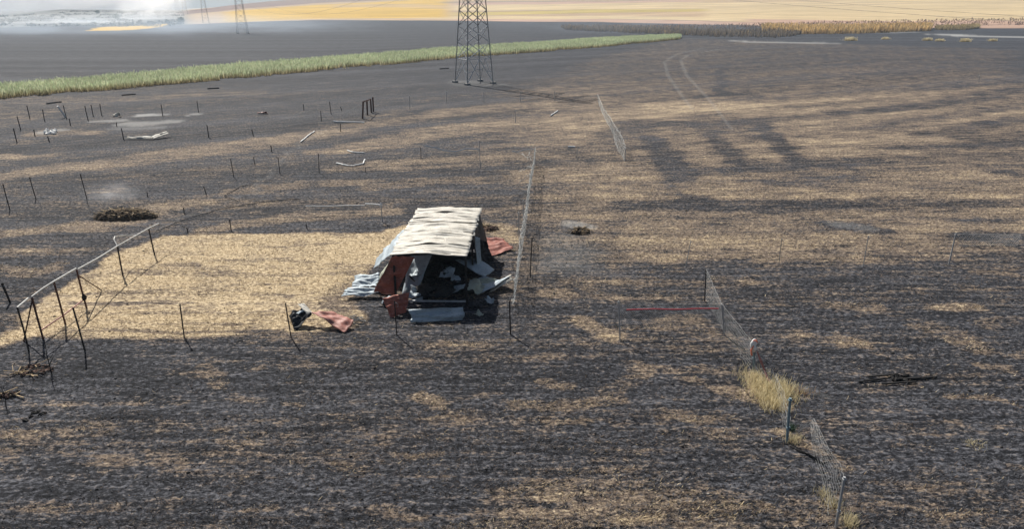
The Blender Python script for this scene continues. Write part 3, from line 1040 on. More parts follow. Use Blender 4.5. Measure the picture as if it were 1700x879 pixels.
FAR = [
    ((44.5, 174.8), (49.7, 197), 'thin dark stake, farthest left one near the green strip'),
    ((28.2, 193), (34.5, 215.4), 'thick dark stake at the left edge behind smoky ground'),
    ((22.2, 212.8), (28, 236.3), 'dark stake at the left edge below the thick one'),
    ((70.6, 181.4), (74, 201), 'thin stake between the leaning pale pole and left edge'),
    ((105, 174.8), (110.6, 196.6), 'dark stake touching the leaning pale pole'),
    ((140.7, 176), (146.5, 199.7), 'tallest and first of three dark stakes left of the white scrap'),
    ((151, 174), (154.9, 193), 'middle of three dark stakes left of the white scrap'),
    ((165.6, 172), (169, 192), 'dark stake closest to the small white scrap'),
    ((267.3, 173.5), (270.2, 193), 'dark stake beside the pale ash streak'),
    ((327, 168), (329.6, 186.6), 'lone thin dark stake right of the ash bed'),
    ((343.5, 207.5), (346.6, 228.5), 'dark stake right of the bent white sheet'),
    ((201.4, 212.8), (205.3, 231.6), 'faint stake at the left end of the bent white sheet'),
    ((79, 226), (82.4, 236), 'stub of a stake below the white rubble'),
    ((56, 215), (58, 226), 'short stub of stake left of the white rubble'),
    ((115, 197), (117, 208.5), 'short stub below the leaning pale pole'),
    ((193, 203.6), (193.8, 210), 'tiny stub in the ash bed'),
    ((4.7, 305.6), (16.5, 348.8), 'tall dark stake at the left edge, nearest of three in a row'),
    ((49, 294), (60, 331), 'middle dark stake of three left of the smoking heap'),
    ((133, 288.6), (144.4, 330.5), 'tall dark stake behind the smoking heap'),
    ((338, 309.6), (343, 322.6), 'short leaning dark stake right of the smoking heap'),
    ((244, 319), (245.2, 327), 'tiny stub behind the right end of the smoking heap'),
    ((304.6, 345), (305.4, 355), 'short stub on the tan band right of the smoking heap'),
    ((547, 168.5), (550, 190), 'thin dark stake left of the leaning stake bundle'),
    ((532.5, 184), (533.4, 201), 'thin dark stake beside the faint mesh panel'),
    ((503.5, 173), (504.4, 183), 'short stake behind the faint mesh panel'),
    ((565, 177), (568, 184), 'small stub left of the leaning stake bundle'),
    ((382.7, 263.7), (388.4, 294.4), 'tall dark stake on burnt ground above the long shadow line'),
    ((461.5, 261), (465, 289), 'dark stake with clear shadow, above the long shadow line'),
    ((421, 261), (423.4, 273.7), 'short dark stake between two tall ones above the long shadow line'),
    ((528.5, 255), (529.7, 288), 'thin tall dark stake left of the curled white wire'),
    ((606.6, 278), (607.3, 286), 'small stub below the curled white wire'),
    ((449.5, 241), (451, 252), 'short stake on the long tan band'),
    ((418, 215.5), (421, 226), 'short leaning stub above the long tan band'),
    ((565, 205), (565.6, 219), 'thin stake below the long white plank'),
    ((381, 364.7), (384, 384), 'thin stake at the top edge of the golden paddock, left of centre'),
    ((508, 372), (510.6, 381), 'short stake at the top edge of the golden paddock, nearest the shed'),
    ((310, 378), (312, 387), 'short stake at the top left corner of the golden paddock'),
    ((698, 244), (699, 264), 'thin stake below the left end of the wavy white wire'),
]
for tp, bp, lab in FAR:
    stake(tp, bp, lab, 'iron', .042 if bp[1] > 260 else .065)
LIGHT = [
    ((680, 158.5), (680, 181), 'thin pale steel post left of the pylon row of posts'),
    ((741.5, 152), (741.5, 170), 'thin pale steel post left of the pylon feet'),
    ((803, 152), (803.7, 170), 'thin pale steel post right below the pylon'),
    ((863.8, 152), (864.3, 170), 'thin pale steel post in the pylon shadow, left one'),
    ((921, 151), (921, 168), 'thin pale steel post in the pylon shadow, right one'),
    ((855.6, 183.7), (856, 204), 'faint steel post on the tan band below the pylon shadow'),
    ((795.5, 232.8), (797.7, 279), 'tall steel post holding the right end of the wavy white wire'),
    ((958, 245), (958, 264), 'thin steel post between the two white mesh fences'),
    ((632, 338), (635, 369), 'thin steel post with a white pipe end, left behind the shed'),
    ((1625.5, 125), (1625.5, 138), 'lone pale steel post far out in the striped stubble'),
    ((883.5, 395), (880, 462), 'very thin dark post just right of the tall mesh fence'),
]
for tp, bp, lab in LIGHT:
    stake(tp, bp, lab, 'steel' if bp[1] < 400 else 'iron', .075 if bp[1] < 220 else .05, 'pale steel posts of the outer fence', 'tube')
FRONT = [
    ((298.6, 505), (305.4, 561), 'dark iron stake on the lower edge of the golden paddock, left one', 'iron'),
    ((474, 504), (484, 562), 'dark iron stake beside the red crumpled sheet', 'iron'),
    ((655, 500), (659, 557), 'dark iron stake right in front of the shed', 'iron'),
    ((1147, 400), (1138, 443), 'thin post of the right row, nearest the shed', 'steel'),
    ((1298, 396), (1293, 443), 'faint thin post of the right row, second from the shed', 'mesh_wire'),
    ((1442, 391), (1433, 443), 'bent grey post of the right row below the dark ash patch', 'steel'),
]
for tp, bp, lab, mt in FRONT:
    stake(tp, bp, lab, mt, .036, 'near posts with clear shadows', 'L' if mt == 'iron' else 'tube', wire=True)
# leaning pale pole
b_ = G(109, 195); mb = MB(); mb.tube([b_, at_depth(102, 185, b_.y - .3), at_depth(95.5, 176, b_.y - .6)], .10, 7)
tag(mb.build('pale_pole', M['white'], origin=b_), 'pale pole leaning against a dark stake near the green strip', 'pole')
# the bundle of stakes leaning together
bx = empty('stake_bundle', G(611, 192), 'dark stakes leaning together with a bar across their tops', 'stakes')
for tp, bp in [((603, 168.5), (601.6, 197)), ((609, 166.5), (610, 191)), ((615, 164), (616.7, 187)), ((618.7, 161), (620, 185.5))]:
    b_, t_ = sight(bp, tp); mb = MB(); post_geo(mb, b_, t_, .16); mb.build('stake', M['rust_iron'], bx, origin=bx.location)
b_ = G(603, 196); mb = MB(); mb.bar(at_depth(603, 169, G(602, 197).y), at_depth(616, 164.5, G(616, 187).y), .12, prof='L'); mb.build('bar', M['rust_iron'], bx, origin=bx.location)

# ------------------------------------------------------------------ wire mesh fences
def mesh_panel(mb, lower, upper, nx, nz, r, wob=.03, drop=0.0, seed=0, diamond=False):
    """a net of wires between a lower and an upper polyline (lists of equal length)"""
    rg = np.random.default_rng(seed)
    k = len(lower)

    def P(u, v):
        s_ = u * (k - 1); i = min(int(s_), k - 2); f_ = s_ - i
        lo = Vector(lower[i]).lerp(Vector(lower[i + 1]), f_); up = Vector(upper[i]).lerp(Vector(upper[i + 1]), f_)
        return lo.lerp(up, v)
    J = rg.normal(0, wob, (nx + 1, nz + 1, 3))
    pts = [[P(i / nx, j / nz) + Vector(J[i, j]) for j in range(nz + 1)] for i in range(nx + 1)]
    for i in range(nx + 1):
        if rg.uniform() < drop: continue
        if not diamond: mb.tube([pts[i][j] for j in range(nz + 1)], r, 3)
    for j in range(nz + 1):
        if diamond and j not in (0, nz): continue
        if rg.uniform() < drop: continue
        mb.tube([pts[i][j] for i in range(nx + 1)], r * (1.6 if j == nz else 1), 3)
    if diamond:
        for i in range(-nz, nx + 1):
            a1 = [(i + j, j) for j in range(nz + 1) if 0 <= i + j <= nx]; a2 = [(i + nz - j, j) for j in range(nz + 1) if 0 <= i + nz - j <= nx]
            for q in (a1, a2):
                if len(q) > 1: mb.tube([pts[x][z] for x, z in q], r, 3)


def fence(name, label, origin, posts, nets, group=None, cat='fence'):
    root = empty(name, origin, label, cat, group)
    for tp, bp, mt, w, sty in posts:
        b_, t_ = sight(bp, tp); mb = MB(); post_geo(mb, b_, t_, w, sty)
        mb.build('post', M[mt], root, origin=origin)
    for args in nets:
        mb = MB(); mesh_panel(mb, **args['net'])
        o = mb.build('wire_mesh', M[args.get('mat', 'mesh_wire')], root, origin=origin)
        o['kind'] = 'stuff'
    return root


# tall fence running away beside the shed
nb, fb = G(848, 556), G(889, 273)
line = [nb.lerp(fb, k) for k in (0, .07, .25, .45, .65, .85, 1)]
tops = [Vector((p.x + random.uniform(-.05, .05), p.y, h)) for p, h in zip(line, (1.35, 1.35, 1.5, 1.42, 1.5, 1.35, 1.4))]
low = [p + Vector((random.uniform(-.08, .08), 0, z)) for p, z in zip(line, (.7, .25, .1, .15, .5, .25, .1))]
fence('mesh_fence', 'tall white mesh fence running away from the viewer just right of the shed', nb,
      [((846, 500), (848, 556), 'iron', .05, 'L'), ((861, 352), (862, 398), 'steel', .05, 'tube'), ((869, 332), (869, 366), 'steel', .05, 'tube'),
       ((887, 247), (889, 273), 'steel', .06, 'tube')],
      [dict(net=dict(lower=low[1:], upper=tops[1:], nx=150, nz=9, r=.0085, wob=.03, drop=.10, seed=3), mat='wire')])
# ragged strands wound round its far end
rg = empty('wire_tangle', G(880, 282), 'white wire strands hanging tangled from the far end of the tall fence', 'wire')
for i in range(16):
    k = random.uniform(.72, .99); p = nb.lerp(fb, k); p.z = random.uniform(.5, 1.5)
    mb = MB(); pts = [p]
    for j in range(5): pts.append(pts[-1] + Vector((random.uniform(-.35, .1), random.uniform(-.5, .5), random.uniform(-.22, .12))))
    for q in pts: q.z = max(q.z, .03)
    mb.tube(pts, .012, 4); mb.build('strand', M['wire'], rg, origin=rg.location)
# second white mesh fence further right
c_top = [(992, 157), (1003, 181), (1014, 197), (1030, 222), (1039, 245)]
c_bot = [(995, 176), (1004, 199), (1018, 223), (1024, 249), (1037, 268)]
lo = [G(*q) for q in c_bot]
up = [at_depth(tp[0], tp[1], l.y) for tp, l in zip(c_top, lo)]
fence('mesh_fence', 'leaning white mesh fence standing alone on tan stubble below the pylon shadow', lo[2],
      [(c_top[0], c_bot[0], 'steel', .06, 'tube'), (c_top[2], c_bot[2], 'steel', .06, 'tube'), (c_top[4], c_bot[4], 'steel', .06, 'tube')],
      [dict(net=dict(lower=[l + Vector((0, 0, .1)) for l in lo], upper=up, nx=110, nz=9, r=.0065, wob=.05, drop=.12, seed=5), mat='wire')])

# front fence right of the shed, with the red rope
b1, t1 = sight((1030, 565), (1027, 500)); b2, t2 = sight((1204, 558), (1198, 505)); b3, t3 = sight((1170, 500), (1172, 447))
b4, t4 = sight((1252, 616), (1252, 572)); b5, t5 = sight((1307, 735), (1312, 662)); b6, t6 = sight((1388, 877), (1402, 793))
fence('net_fence', 'thin netting fence with a red rope between two posts right of the shed', b1,
      [((1027, 500), (1030, 565), 'steel', .05, 'tube')],
      [dict(net=dict(lower=[b1 + Vector((0, 0, .55)), b1.lerp(b2, .5) + Vector((0, 0, .5)), b2 + Vector((0, 0, .6))],
                     upper=[t1, t1.lerp(t2, .5) - Vector((0, 0, .08)), t2], nx=60, nz=9, r=.0028, wob=.006, seed=8, diamond=True), mat='mesh_wire')])
mb = MB(); mb.tube([G(1040, 515, 1.0) * 1, G(1085, 513.5, 1.02), G(1120, 514.5, 1.0), G(1160, 513, 1.02), G(1193, 513, 1.05)], .024, 6)
tag(mb.build('red_rope', M['redrope'], origin=b1), 'red rope stretched level along the netting fence', 'rope')
low5 = [b3, b2, b4 + Vector((-.1, .2, .05)), G(1290, 640)]
sag = b4.lerp(b5, .55)
fence('chain_fence', 'sagging wire fence with blue and white posts at the lower right', b2,
      [((1172, 447), (1170, 500), 'iron', .05, 'L'), ((1198, 505), (1204, 558), 'steel', .05, 'tube'),
       ((1252, 572), (1252, 616), 'bluepost', .085, 'tube'), ((1312, 662), (1307, 735), 'bluepost', .085, 'tube'), ((1402, 793), (1388, 877), 'steel', .065, 'tube')],
      [dict(net=dict(lower=[b3 + Vector((0, 0, .15)), b2 + Vector((0, 0, .1))], upper=[t3, t2], nx=18, nz=9, r=.0035, wob=.01, seed=11)),
       dict(net=dict(lower=[b2 + Vector((0, 0, .05)), b4 + Vector((-.15, 0, .1))], upper=[t2, t4], nx=18, nz=9, r=.003, wob=.01, seed=12)),
       dict(net=dict(lower=[b4 + Vector((-.05, 0, .05)), G(1285, 655, .02)], upper=[t4, G(1287, 622, .35)], nx=14, nz=8, r=.0028, wob=.02, seed=13)),
       dict(net=dict(lower=[G(1285, 655, .02), G(1298, 692, .03), b5 + Vector((0, .05, .05))], upper=[G(1287, 622, .35), G(1303, 660, .38), b5 + Vector((0, 0, .75))], nx=18, nz=8, r=.0024, wob=.02, seed=15)),
       dict(net=dict(lower=[b5 + Vector((.03, 0, .03)), G(1328, 718, .03), G(1345, 705, .05)], upper=[b5 + Vector((0, 0, .6)), G(1335, 702, .4), G(1352, 695, .25)], nx=12, nz=7, r=.0016, wob=.015, seed=16)),
       dict(net=dict(lower=[G(1345, 705, .05), G(1352, 758, .05), G(1368, 805, .06), b6 + Vector((-.1, .3, .15))],
                     upper=[G(1352, 695, .25), G(1378, 750, .55), G(1395, 772, .9), t6 - Vector((0, 0, .05))], nx=24, nz=9, r=.0024, wob=.012, seed=14))])
mb = MB(); mb.tube([G(1305, 737, .03), G(1325, 748, .05), G(1345, 757, .04), G(1368, 772, .05)], .028, 5)  # black tube imitating the shadow the blue post casts on the ground
tag(mb.build('post_shadow_bar', M['char'], origin=b5), 'thin black tube laid on the ground as a post shadow at the foot of the blue post', 'pole')
mb = MB(); mb.tube([G(1208, 561, .03), G(1222, 572, .05), G(1236, 581, .03)], .025, 5)  # shorter black tube drawn along the cast shadow of the steel post
tag(mb.build('post_shadow_bar', M['char'], origin=b2), 'short black tube laid as a post shadow under the fence with the white bag', 'pole')
mb = MB(); mb.lump(t4 + Vector((-.05, -.05, .02)), .12, .09, .22, .3, 9); mb.lump(t4 + Vector((-.02, -.09, -.12)), .08, .06, .14, .4, 7)
bag = mb.build('plastic_bag', M['white'], smooth=True, origin=t4)
tag(bag, 'white plastic bag with red ties caught on the blue fence post', 'bag')
mb = MB(); mb.tube([t4 + Vector((-.05, -.1, .0)), t4 + Vector((-.12, -.12, -.18)), t4 + Vector((-.07, -.1, -.38))], .03, 5)
mb.tube([t4 + Vector((-.1, -.12, .2)), t4 + Vector((.0, -.14, .22)), t4 + Vector((.07, -.1, .12))], .022, 5)
mb.build('red_tie', simple('orange_red_tape', (.6, .12, .06), (.75, .25, .15), 8), bag).location = -Vector(t4)
mb = MB(); pts = [t4.lerp(G(1285, 640, .1), k) + Vector((0, 0, -.25 * k)) for k in (0.15, .35, .55, .75, .95)]
for q in pts: q.z = max(q.z, .05)
mb.tube(pts, [.02, .05, .03, .05, .03], 5)
tag(mb.build('torn_tape', M['redpale'], origin=t4), 'torn red and white tape hanging down the mesh below the white bag', 'tape')

# right row end post and its mesh
b7, t7 = sight((1575, 440), (1587, 388))
fence('mesh_fence', 'grey end post with a length of faint wire mesh at the right edge', b7,
      [((1587, 388), (1575, 440), 'steel', .065, 'tube')],
      [dict(net=dict(lower=[at_depth(1592, 408, b7.y), at_depth(1690, 408, b7.y + .4)], upper=[t7, at_depth(1695, 390, b7.y + .4)], nx=34, nz=5, r=.0035, wob=.01, seed=21, diamond=True), mat='wire')])

# ------------------------------------------------------------------ faint mesh panels far left
for i, (pl, pu, lab) in enumerate([
    ([(480, 208), (525, 203)], [(490, 190), (528, 180)], 'faint grey mesh panel leaning left of the stake bundle'),
    ([(566, 204), (600, 197)], [(570, 188), (602, 172)], 'faint grey mesh panel hung on the dark stake bundle'),
]):
    lo = [G(*q) for q in pl]; up = [at_depth(q[0], q[1], l.y) for q, l in zip(pu, lo)]
    mb = MB(); mesh_panel(mb, lo, up, 20, 9, .007, .02, 0, 30 + i)
    o = mb.build('fallen_wire_netting', M['mesh_wire'], origin=lo[0]); tag(o, lab, 'netting', 'fallen wire netting')

# ------------------------------------------------------------------ gate and left fence
gb = G(72.4, 565.5)
gate = empty('paddock_gate', gb, 'rusty iron gate frame with pale top rail at the left of the golden paddock', 'gate')
for tp, bp, mt, w, nm in [((53, 494.5), (72.4, 565.5), 'rust_iron', .052, 'gate_post'), ((89.6, 469), (109, 540), 'rust_iron', .052, 'gate_stile'),
                          ((127, 448), (144, 512), 'rust_iron', .052, 'gate_post')]:
    b_, t_ = sight(bp, tp); mb = MB(); post_geo(mb, b_, t_, w); mb.build(nm, M[mt], gate, origin=gb)
bA, tA = sight((72.4, 565.5), (53, 494.5)); bB, tB = sight((109, 540), (89.6, 469)); bC, tC = sight((144, 512), (127, 448))
mb = MB(); mb.tube([tA + Vector((0, 0, .03)), tA.lerp(tB, .5) + Vector((0, 0, .05)), tB + Vector((0, 0, .03)), tC + Vector((0, 0, .05))], .032, 6); mb.build('top_rail', M['wire'], gate, origin=gb)
bz = Vector((0, 0, .42))
mb = MB(); mb.tube([bA + bz, bB + bz, bC + bz], .028, 6); mb.build('bottom_rail', M['redpale'], gate, origin=gb)
mb = MB(); q = G(38, 567); mb.bar(tA + Vector((.02, 0, -.05)), q - Vector((0, 0, .1)), .05, prof='L'); mb.build('brace', M['rust_iron'], gate, origin=gb)
mb = MB(); q = G(170, 482); mb.bar(tC + Vector((.03, 0, -.25)), q - Vector((0, 0, .02)), .05, prof='L'); mb.build('brace', M['rust_iron'], gate, origin=gb)
mb = MB(); q = bC.lerp(tC, .3) + Vector((.06, -.08, 0)); mb.lump(q, .11, .1, .15, .2, 8); mb.build('latch', M['char'], gate, origin=gb)
# fence carrying on from the gate
pts_t = [(127, 449), (162.6, 425), (195, 408.8), (230.6, 388), (261.7, 371)]
bD, tD = sight((204, 459), (195, 410)); bE, tE = sight((257, 423.6), (247, 380.7)); bF = tC + (tE - tD) * 0
fn = empty('rail_fence', bD, 'slack white rail on two dark stakes along the far left of the golden paddock', 'fence')
for tp, bp in [((195, 410), (204, 459)), ((247, 380.7), (257, 423.6))]:
    b_, t_ = sight(bp, tp); mb = MB(); post_geo(mb, b_, t_, .05); mb.build('post', M['iron'], fn, origin=bD)
mb = MB(); mb.tube([tC + Vector((.03, .05, .0)), tC.lerp(tD, .5) + Vector((0, 0, -.02)), tD + Vector((0, 0, .03)), tD.lerp(tE, .6) + Vector((0, 0, .03)), tE + Vector((0, 0, .04)), tE + (tE - tD) * .35], .03, 6)
mb.build('top_rail', M['wire'], fn, origin=bD)
mb = MB(); y1 = tD.y; mb.tube([tD + Vector((0, 0, .03)), at_depth(189, 398, y1 + .3), at_depth(190.5, 393, y1 + 1.0), at_depth(210, 390.5, y1 + 2.2), tD.lerp(tE, .62)], .025, 6)
mb.build('bent_rail', M['wire'], fn, origin=bD)
stake((121, 511), (141.3, 583), 'dark iron stake standing in front of the rusty gate', 'iron', .042, 'near posts with clear shadows')
stake((28.7, 511), (48, 584.7), 'dark iron stake at the outer end of the pale gate rail', 'iron', .042, 'near posts with clear shadows')
mb = MB(); mb.tube([at_depth(28.7, 512, G(48, 584.7).y) + Vector((0, 0, .02)), tA + Vector((-.1, -.05, .0))], .03, 6)
tag(mb.build('pale_rail', M['wire'], origin=bA), 'short pale rail from the gate post to the outermost stake', 'rail')
stake((3, 470), (18, 503), 'dark bluish stake at the left edge above the gate', 'iron', .06, 'near posts with clear shadows')

# ------------------------------------------------------------------ loose wires, sticks, wire shadow line
def loose(name, pts, r, mat, label, cat, z=.06, n=6):
    P = [G(*p, z) if len(p) == 2 else G(*p) for p in pts]
    mb = MB()
    Q = []
    for i in range(len(P) - 1):
        for k in range(4): Q.append(P[i].lerp(P[i + 1], k / 4) + Vector((random.uniform(-.03, .03), random.uniform(-.03, .03), random.uniform(0, .03))))
    Q.append(P[-1]); mb.tube(Q, r, n)
    return tag(mb.build(name, M[mat], origin=P[0]), label, cat)


yw = G(797.7, 279).y
mb = MB(); mb.tube([at_depth(*q, yw) for q in [(705, 242), (722, 245), (738, 250.5), (757, 251.5), (774, 247), (796, 248)]], .055, 5)
tag(mb.build('wavy_wire', M['white'], origin=at_depth(705, 242, yw)), 'wavy white wire hanging from the top of a steel post', 'wire')
yw = fb.y
mb = MB(); mb.tube([at_depth(*q, yw) for q in [(850, 251), (858, 252.5), (870, 249), (886, 247)]], .045, 5)
tag(mb.build('loose_wire', M['white'], origin=at_depth(850, 251, yw)), 'short loose white wire ending at the far top of the tall fence', 'wire')
loose('white_strip', [(943, 244), (955, 244)], .08, 'white', 'short white strip on the ground beside a thin steel post', 'strip')
loose('stick', [(914, 192), (926, 184)], .07, 'white', 'pale stick lying on the tan band below the pylon shadow', 'stick')
loose('curled_wire', [(559, 271), (570, 274), (586, 276), (603, 272), (606, 265)], .06, 'white', 'curled white wire lying in the burnt ground, lower one', 'wire')
loose('curled_wire', [(577, 250), (586, 253), (605, 254)], .05, 'white', 'small white wire hook lying above the curled wire', 'wire')
loose('pale_plank', [(499, 236), (511, 226), (522, 218)], .06, 'white', 'pale pole lying at a slant across the burnt ground', 'pole')
loose('white_plank', [(554, 202), (580, 203), (605, 203.5)], .09, 'white', 'long white plank lying left of the leaning stake bundle', 'plank', .12)
loose('cable_and_shadow_line', [(260, 384), (302, 367), (356, 350), (410, 340), (464, 333), (500, 330)], .02, 'char', 'long black tube laid as the shadow of fallen fence wire from the paddock corner to the right', 'shadow line')  # black tube on the soil stands in for the shadow of fallen fence wire
loose('cable_and_shadow_line', [(420, 306), (400, 310), (372, 326), (395, 334)], .02, 'char', 'thin burnt cable curled above the long shadow line', 'cable')
y0 = G(635, 369).y
mb = MB(); mb.tube([at_depth(606, 339, y0), at_depth(620, 339.5, y0), at_depth(632, 341, y0)], .05, 6); mb.lump(at_depth(632.5, 341, y0), .1, .08, .16, .3, 7)
tag(mb.build('white_pipe', M['white'], origin=at_depth(606, 339, y0)), 'white pipe with a knob end fixed on a thin post behind the shed', 'pipe')
loose('pale_wire', [(508, 343), (550, 343), (606, 341)], .03, 'white', 'pale slack wire running left from the white pipe', 'wire', .5)
loose('burnt_log', [(77, 172), (102, 169)], .09, 'char', 'short black log lying left, just below the green strip', 'log', .1)
loose('burnt_log', [(202, 158), (225, 156)], .09, 'char', 'short black log lying below the green strip, middle one', 'log', .1)
loose('burnt_log', [(344, 147), (364, 146)], .10, 'char', 'black log lying below the green strip, rightmost one', 'log', .1)
loose('burnt_log', [(730, 114), (745, 113)], .10, 'char', 'black log lying just left of the pylon', 'log', .1)

# ------------------------------------------------------------------ metal sheets
def sheet(c, nu=14, nv=10, ribs=0, amp=.02, crump=.04, seed=0, thick=.012, bend=0.0, wav=.07, peak=0.0):
    """bent metal sheet from four corners (c00,c10,c11,c01): a closed thin body"""
    c00, c10, c11, c01 = [Vector(q) for q in c]
    rg = np.random.default_rng(seed + 100)
    nrm = (c10 - c00).cross(c01 - c00).normalized()
    if nrm.z < 0: nrm = -nrm
    ox, oy = rg.uniform(0, 50, 2)
    mb = MB(); top = []
    for j in range(nv + 1):
        for i in range(nu + 1):
            u, v = i / nu, j / nv
            p = (c00.lerp(c10, u)).lerp(c01.lerp(c11, u), v)
            k = float(fbm(np.array([u * 3.1 + ox]), np.array([v * 3.1 + oy]), 40, 3)[0]) - .5
            k2 = float(vnoise(np.array([u * 2 + oy]), np.array([v * 2 + ox]), 41)[0]) - .5
            d = crump * (3 * k + 1.2 * k2) + bend * (1 - (2 * u - 1) ** 2) + peak * (1 - abs(2 * u - 1))
            if ribs: d += amp * math.sin(v * ribs * 2 * math.pi)
            e1 = float(vnoise(np.array([v * 5 + ox]), np.array([7.3]), 43)[0]) - .5; e2 = float(vnoise(np.array([u * 5 + oy]), np.array([3.1]), 44)[0]) - .5
            p = p + nrm * d + (c10 - c00) * (wav * e1) + (c01 - c00) * (wav * e2)
            p.z = max(p.z, .015)
            top.append(p)
    n = (nu + 1) * (nv + 1)
    vs = top + [p - nrm * thick for p in top]
    fs = []
    for j in range(nv):
        for i in range(nu):
            a_ = j * (nu + 1) + i
            q = (a_, a_ + 1, a_ + nu + 2, a_ + nu + 1)
            fs.append(q); fs.append(tuple(n + x for x in reversed(q)))
    ring = [i for i in range(nu + 1)] + [j * (nu + 1) + nu for j in range(1, nv + 1)] + [nv * (nu + 1) + i for i in range(nu - 1, -1, -1)] + [j * (nu + 1) for j in range(nv - 1, 0, -1)]
    for a_, b_ in zip(ring, ring[1:] + ring[:1]):
        fs.append((a_, n + a_, n + b_, b_))
    mb.add(vs, fs)
    return mb


def loose_sheet(c, mat, label, seed, group='buckled sheets round the shed', ribs=5, amp=.018, crump=.06, name='metal_sheet', nv=20, nu=12, bend=0.0, cat='metal sheet'):
    mb = sheet(c, nu, nv, ribs, amp, crump, seed, .012, bend)
    o = mb.build(name, M[mat], smooth=True, origin=Vector(c[0]))
    for p in o.data.polygons: p.use_smooth = True
    return tag(o, label, cat, group)


# ------------------------------------------------------------------ shed
SH = Vector((-3.4, 30.6, 0))
shed = empty('burnt_shed', SH, 'burnt out shed with a buckled cream sheet roof on dark posts', 'shed')
YF, YB = 27.1, 34.2
xl = lambda y: -5.05 + (y - YF) / (YB - YF) * .27
xr = lambda y: -1.86 + (y - YF) / (YB - YF) * .22
xm = lambda y: (xl(y) + xr(y)) / 2
NS = 8
for i in range(NS):
    y0, y1 = YF + (YB - YF) * i / NS - .07, YF + (YB - YF) * (i + 1) / NS + .07
    j = [random.uniform(-1, 1) for _ in range(10)]
    tilt = .022 * (1 if i % 2 else -1)
    c = [(xl(y0) - .06 + .06 * j[0], y0 + .08 * j[1], 2.29 + .04 * j[2] + tilt), (xr(y0) + .06 + .06 * j[3], y0 + .08 * j[4], 2.29 + .04 * j[5] + tilt),
         (xr(y1) + .06 + .06 * j[6], y1 + .03 * j[4], 2.28 + .03 * j[7] - tilt), (xl(y1) - .06 + .06 * j[8], y1 + .03 * j[1], 2.27 + .03 * j[9] - tilt)]
    mb = sheet(c, 26, 28, 4, .018, .060, i * 3, .012, .03 + .02 * j[4], .028, .10 + .02 * j[1])
    mb.build('roof_sheet', M['roof'], shed, smooth=True, origin=SH)
c = [(-2.95, 28.05, 2.44), (-1.86, 28.0, 2.36), (-1.86, 28.85, 2.36), (-2.98, 28.9, 2.445)]
o = sheet(c, 12, 16, 3, .015, .012, 77, .012, .04, .03).build('roof_patch', M['roof_grey'], shed, smooth=True, origin=SH)
o['label'] = 'greyer patch of sheet on the right near the front of the roof'
for y in (YF + .08, 30.3, 33.9):
    for xf, dx in ((xl, .08), (xr, -.08)):
        mb = MB(); mb.bar((xf(y) + dx, y, -.15), (xf(y) + dx * 1.1, y + .02, 2.22), .085, prof=4); mb.build('post', M['iron'], shed, origin=SH)
    mb = MB(); mb.bar((xl(y) + .05, y, 2.2), (xm(y), y, 2.33), .06, .08); mb.bar((xm(y), y, 2.33), (xr(y) - .05, y, 2.2), .07, .1); mb.build('rafter', M['iron'], shed, origin=SH)
for xf in (xl, xr):
    mb = MB(); mb.bar((xf(YF) + (.05 if xf is xl else -.05), YF + .12, 2.2), (xf(YB) + (.05 if xf is xl else -.05), YB - .1, 2.2), .06, .09); mb.build('eave_beam', M['iron'], shed, origin=SH)
mb = MB(); mb.bar((xm(YF), YF + .12, 2.31), (xm(YB), YB - .12, 2.31), .06, .08); mb.build('ridge_beam', M['iron'], shed, origin=SH)
mb = MB(); mb.bar((-4.35, 26.75, .36), (-1.95, 26.75, .33), .07, .06); mb.build('sill_bar', M['steel'], shed, origin=SH)
# blackened walls still hanging on the frame
for k, (c, s_) in enumerate([
    (((-1.78, 30.4, 2.15), (-1.70, 32.2, 2.15), (-1.42, 32.1, .05), (-1.62, 30.5, .05)), 1),
    (((-1.70, 32.15, 2.2), (-1.62, 34.1, 2.2), (-1.15, 33.4, .05), (-1.38, 32.0, .05)), 2),
    (((-4.7, 34.05, 2.1), (-3.2, 34.1, 2.2), (-3.25, 34.0, .1), (-4.75, 33.95, .1)), 3),
    (((-3.25, 34.1, 2.2), (-1.7, 34.1, 2.1), (-1.75, 34.0, .1), (-3.2, 34.0, .1)), 4),
    (((-4.85, 30.3, 2.1), (-4.75, 34.0, 2.1), (-4.8, 33.9, .6), (-5.0, 30.4, .7)), 5)]):
    mb = sheet(c, 10, 16, 5, .015, .05, 60 + k); mb.build('wall_sheet', M['soot'], shed, smooth=True, origin=SH)
# sheets that fell or hang loose
loose_sheet([(-5.0, 32.6, 1.95), (-5.05, 29.2, 1.8), (-6.5, 30.1, .55), (-6.35, 32.5, .6)], 'galv', 'pale bluish sheet bulging out under the left eave of the shed', 1, crump=.10, bend=.1)
loose_sheet([(-5.05, 28.6, 2.0), (-5.0, 27.8, 2.0), (-6.0, 28.6, .1), (-6.25, 29.2, .1)], 'galv_green', 'narrow greenish sheet leaning on the left front corner of the shed', 2)
loose_sheet([(-5.02, 27.05, 2.22), (-4.02, 27.0, 2.30), (-5.0, 27.3, .40), (-5.95, 27.5, .5)], 'red', 'rusty red sheet hanging from the left front of the roof', 3, crump=.10, ribs=4, amp=.03)
loose_sheet([(-5.35, 26.25, .72), (-4.25, 26.5, .85), (-4.40, 26.1, .12), (-5.0, 25.75, .03)], 'red', 'dark red sheet propped on the ground at the left front corner', 4, crump=.13)
loose_sheet([(-7.15, 28.6, .22), (-6.0, 28.5, .34), (-6.0, 29.3, .62), (-7.2, 29.5, .42)], 'galv', 'upper of two crumpled white sheets on the ground left of the shed', 5, crump=.12)
loose_sheet([(-7.4, 27.7, .16), (-5.75, 27.8, .26), (-5.8, 28.25, .3), (-7.25, 28.3, .30)], 'galv', 'lower long white sheet on the ground left of the shed', 6, crump=.09)
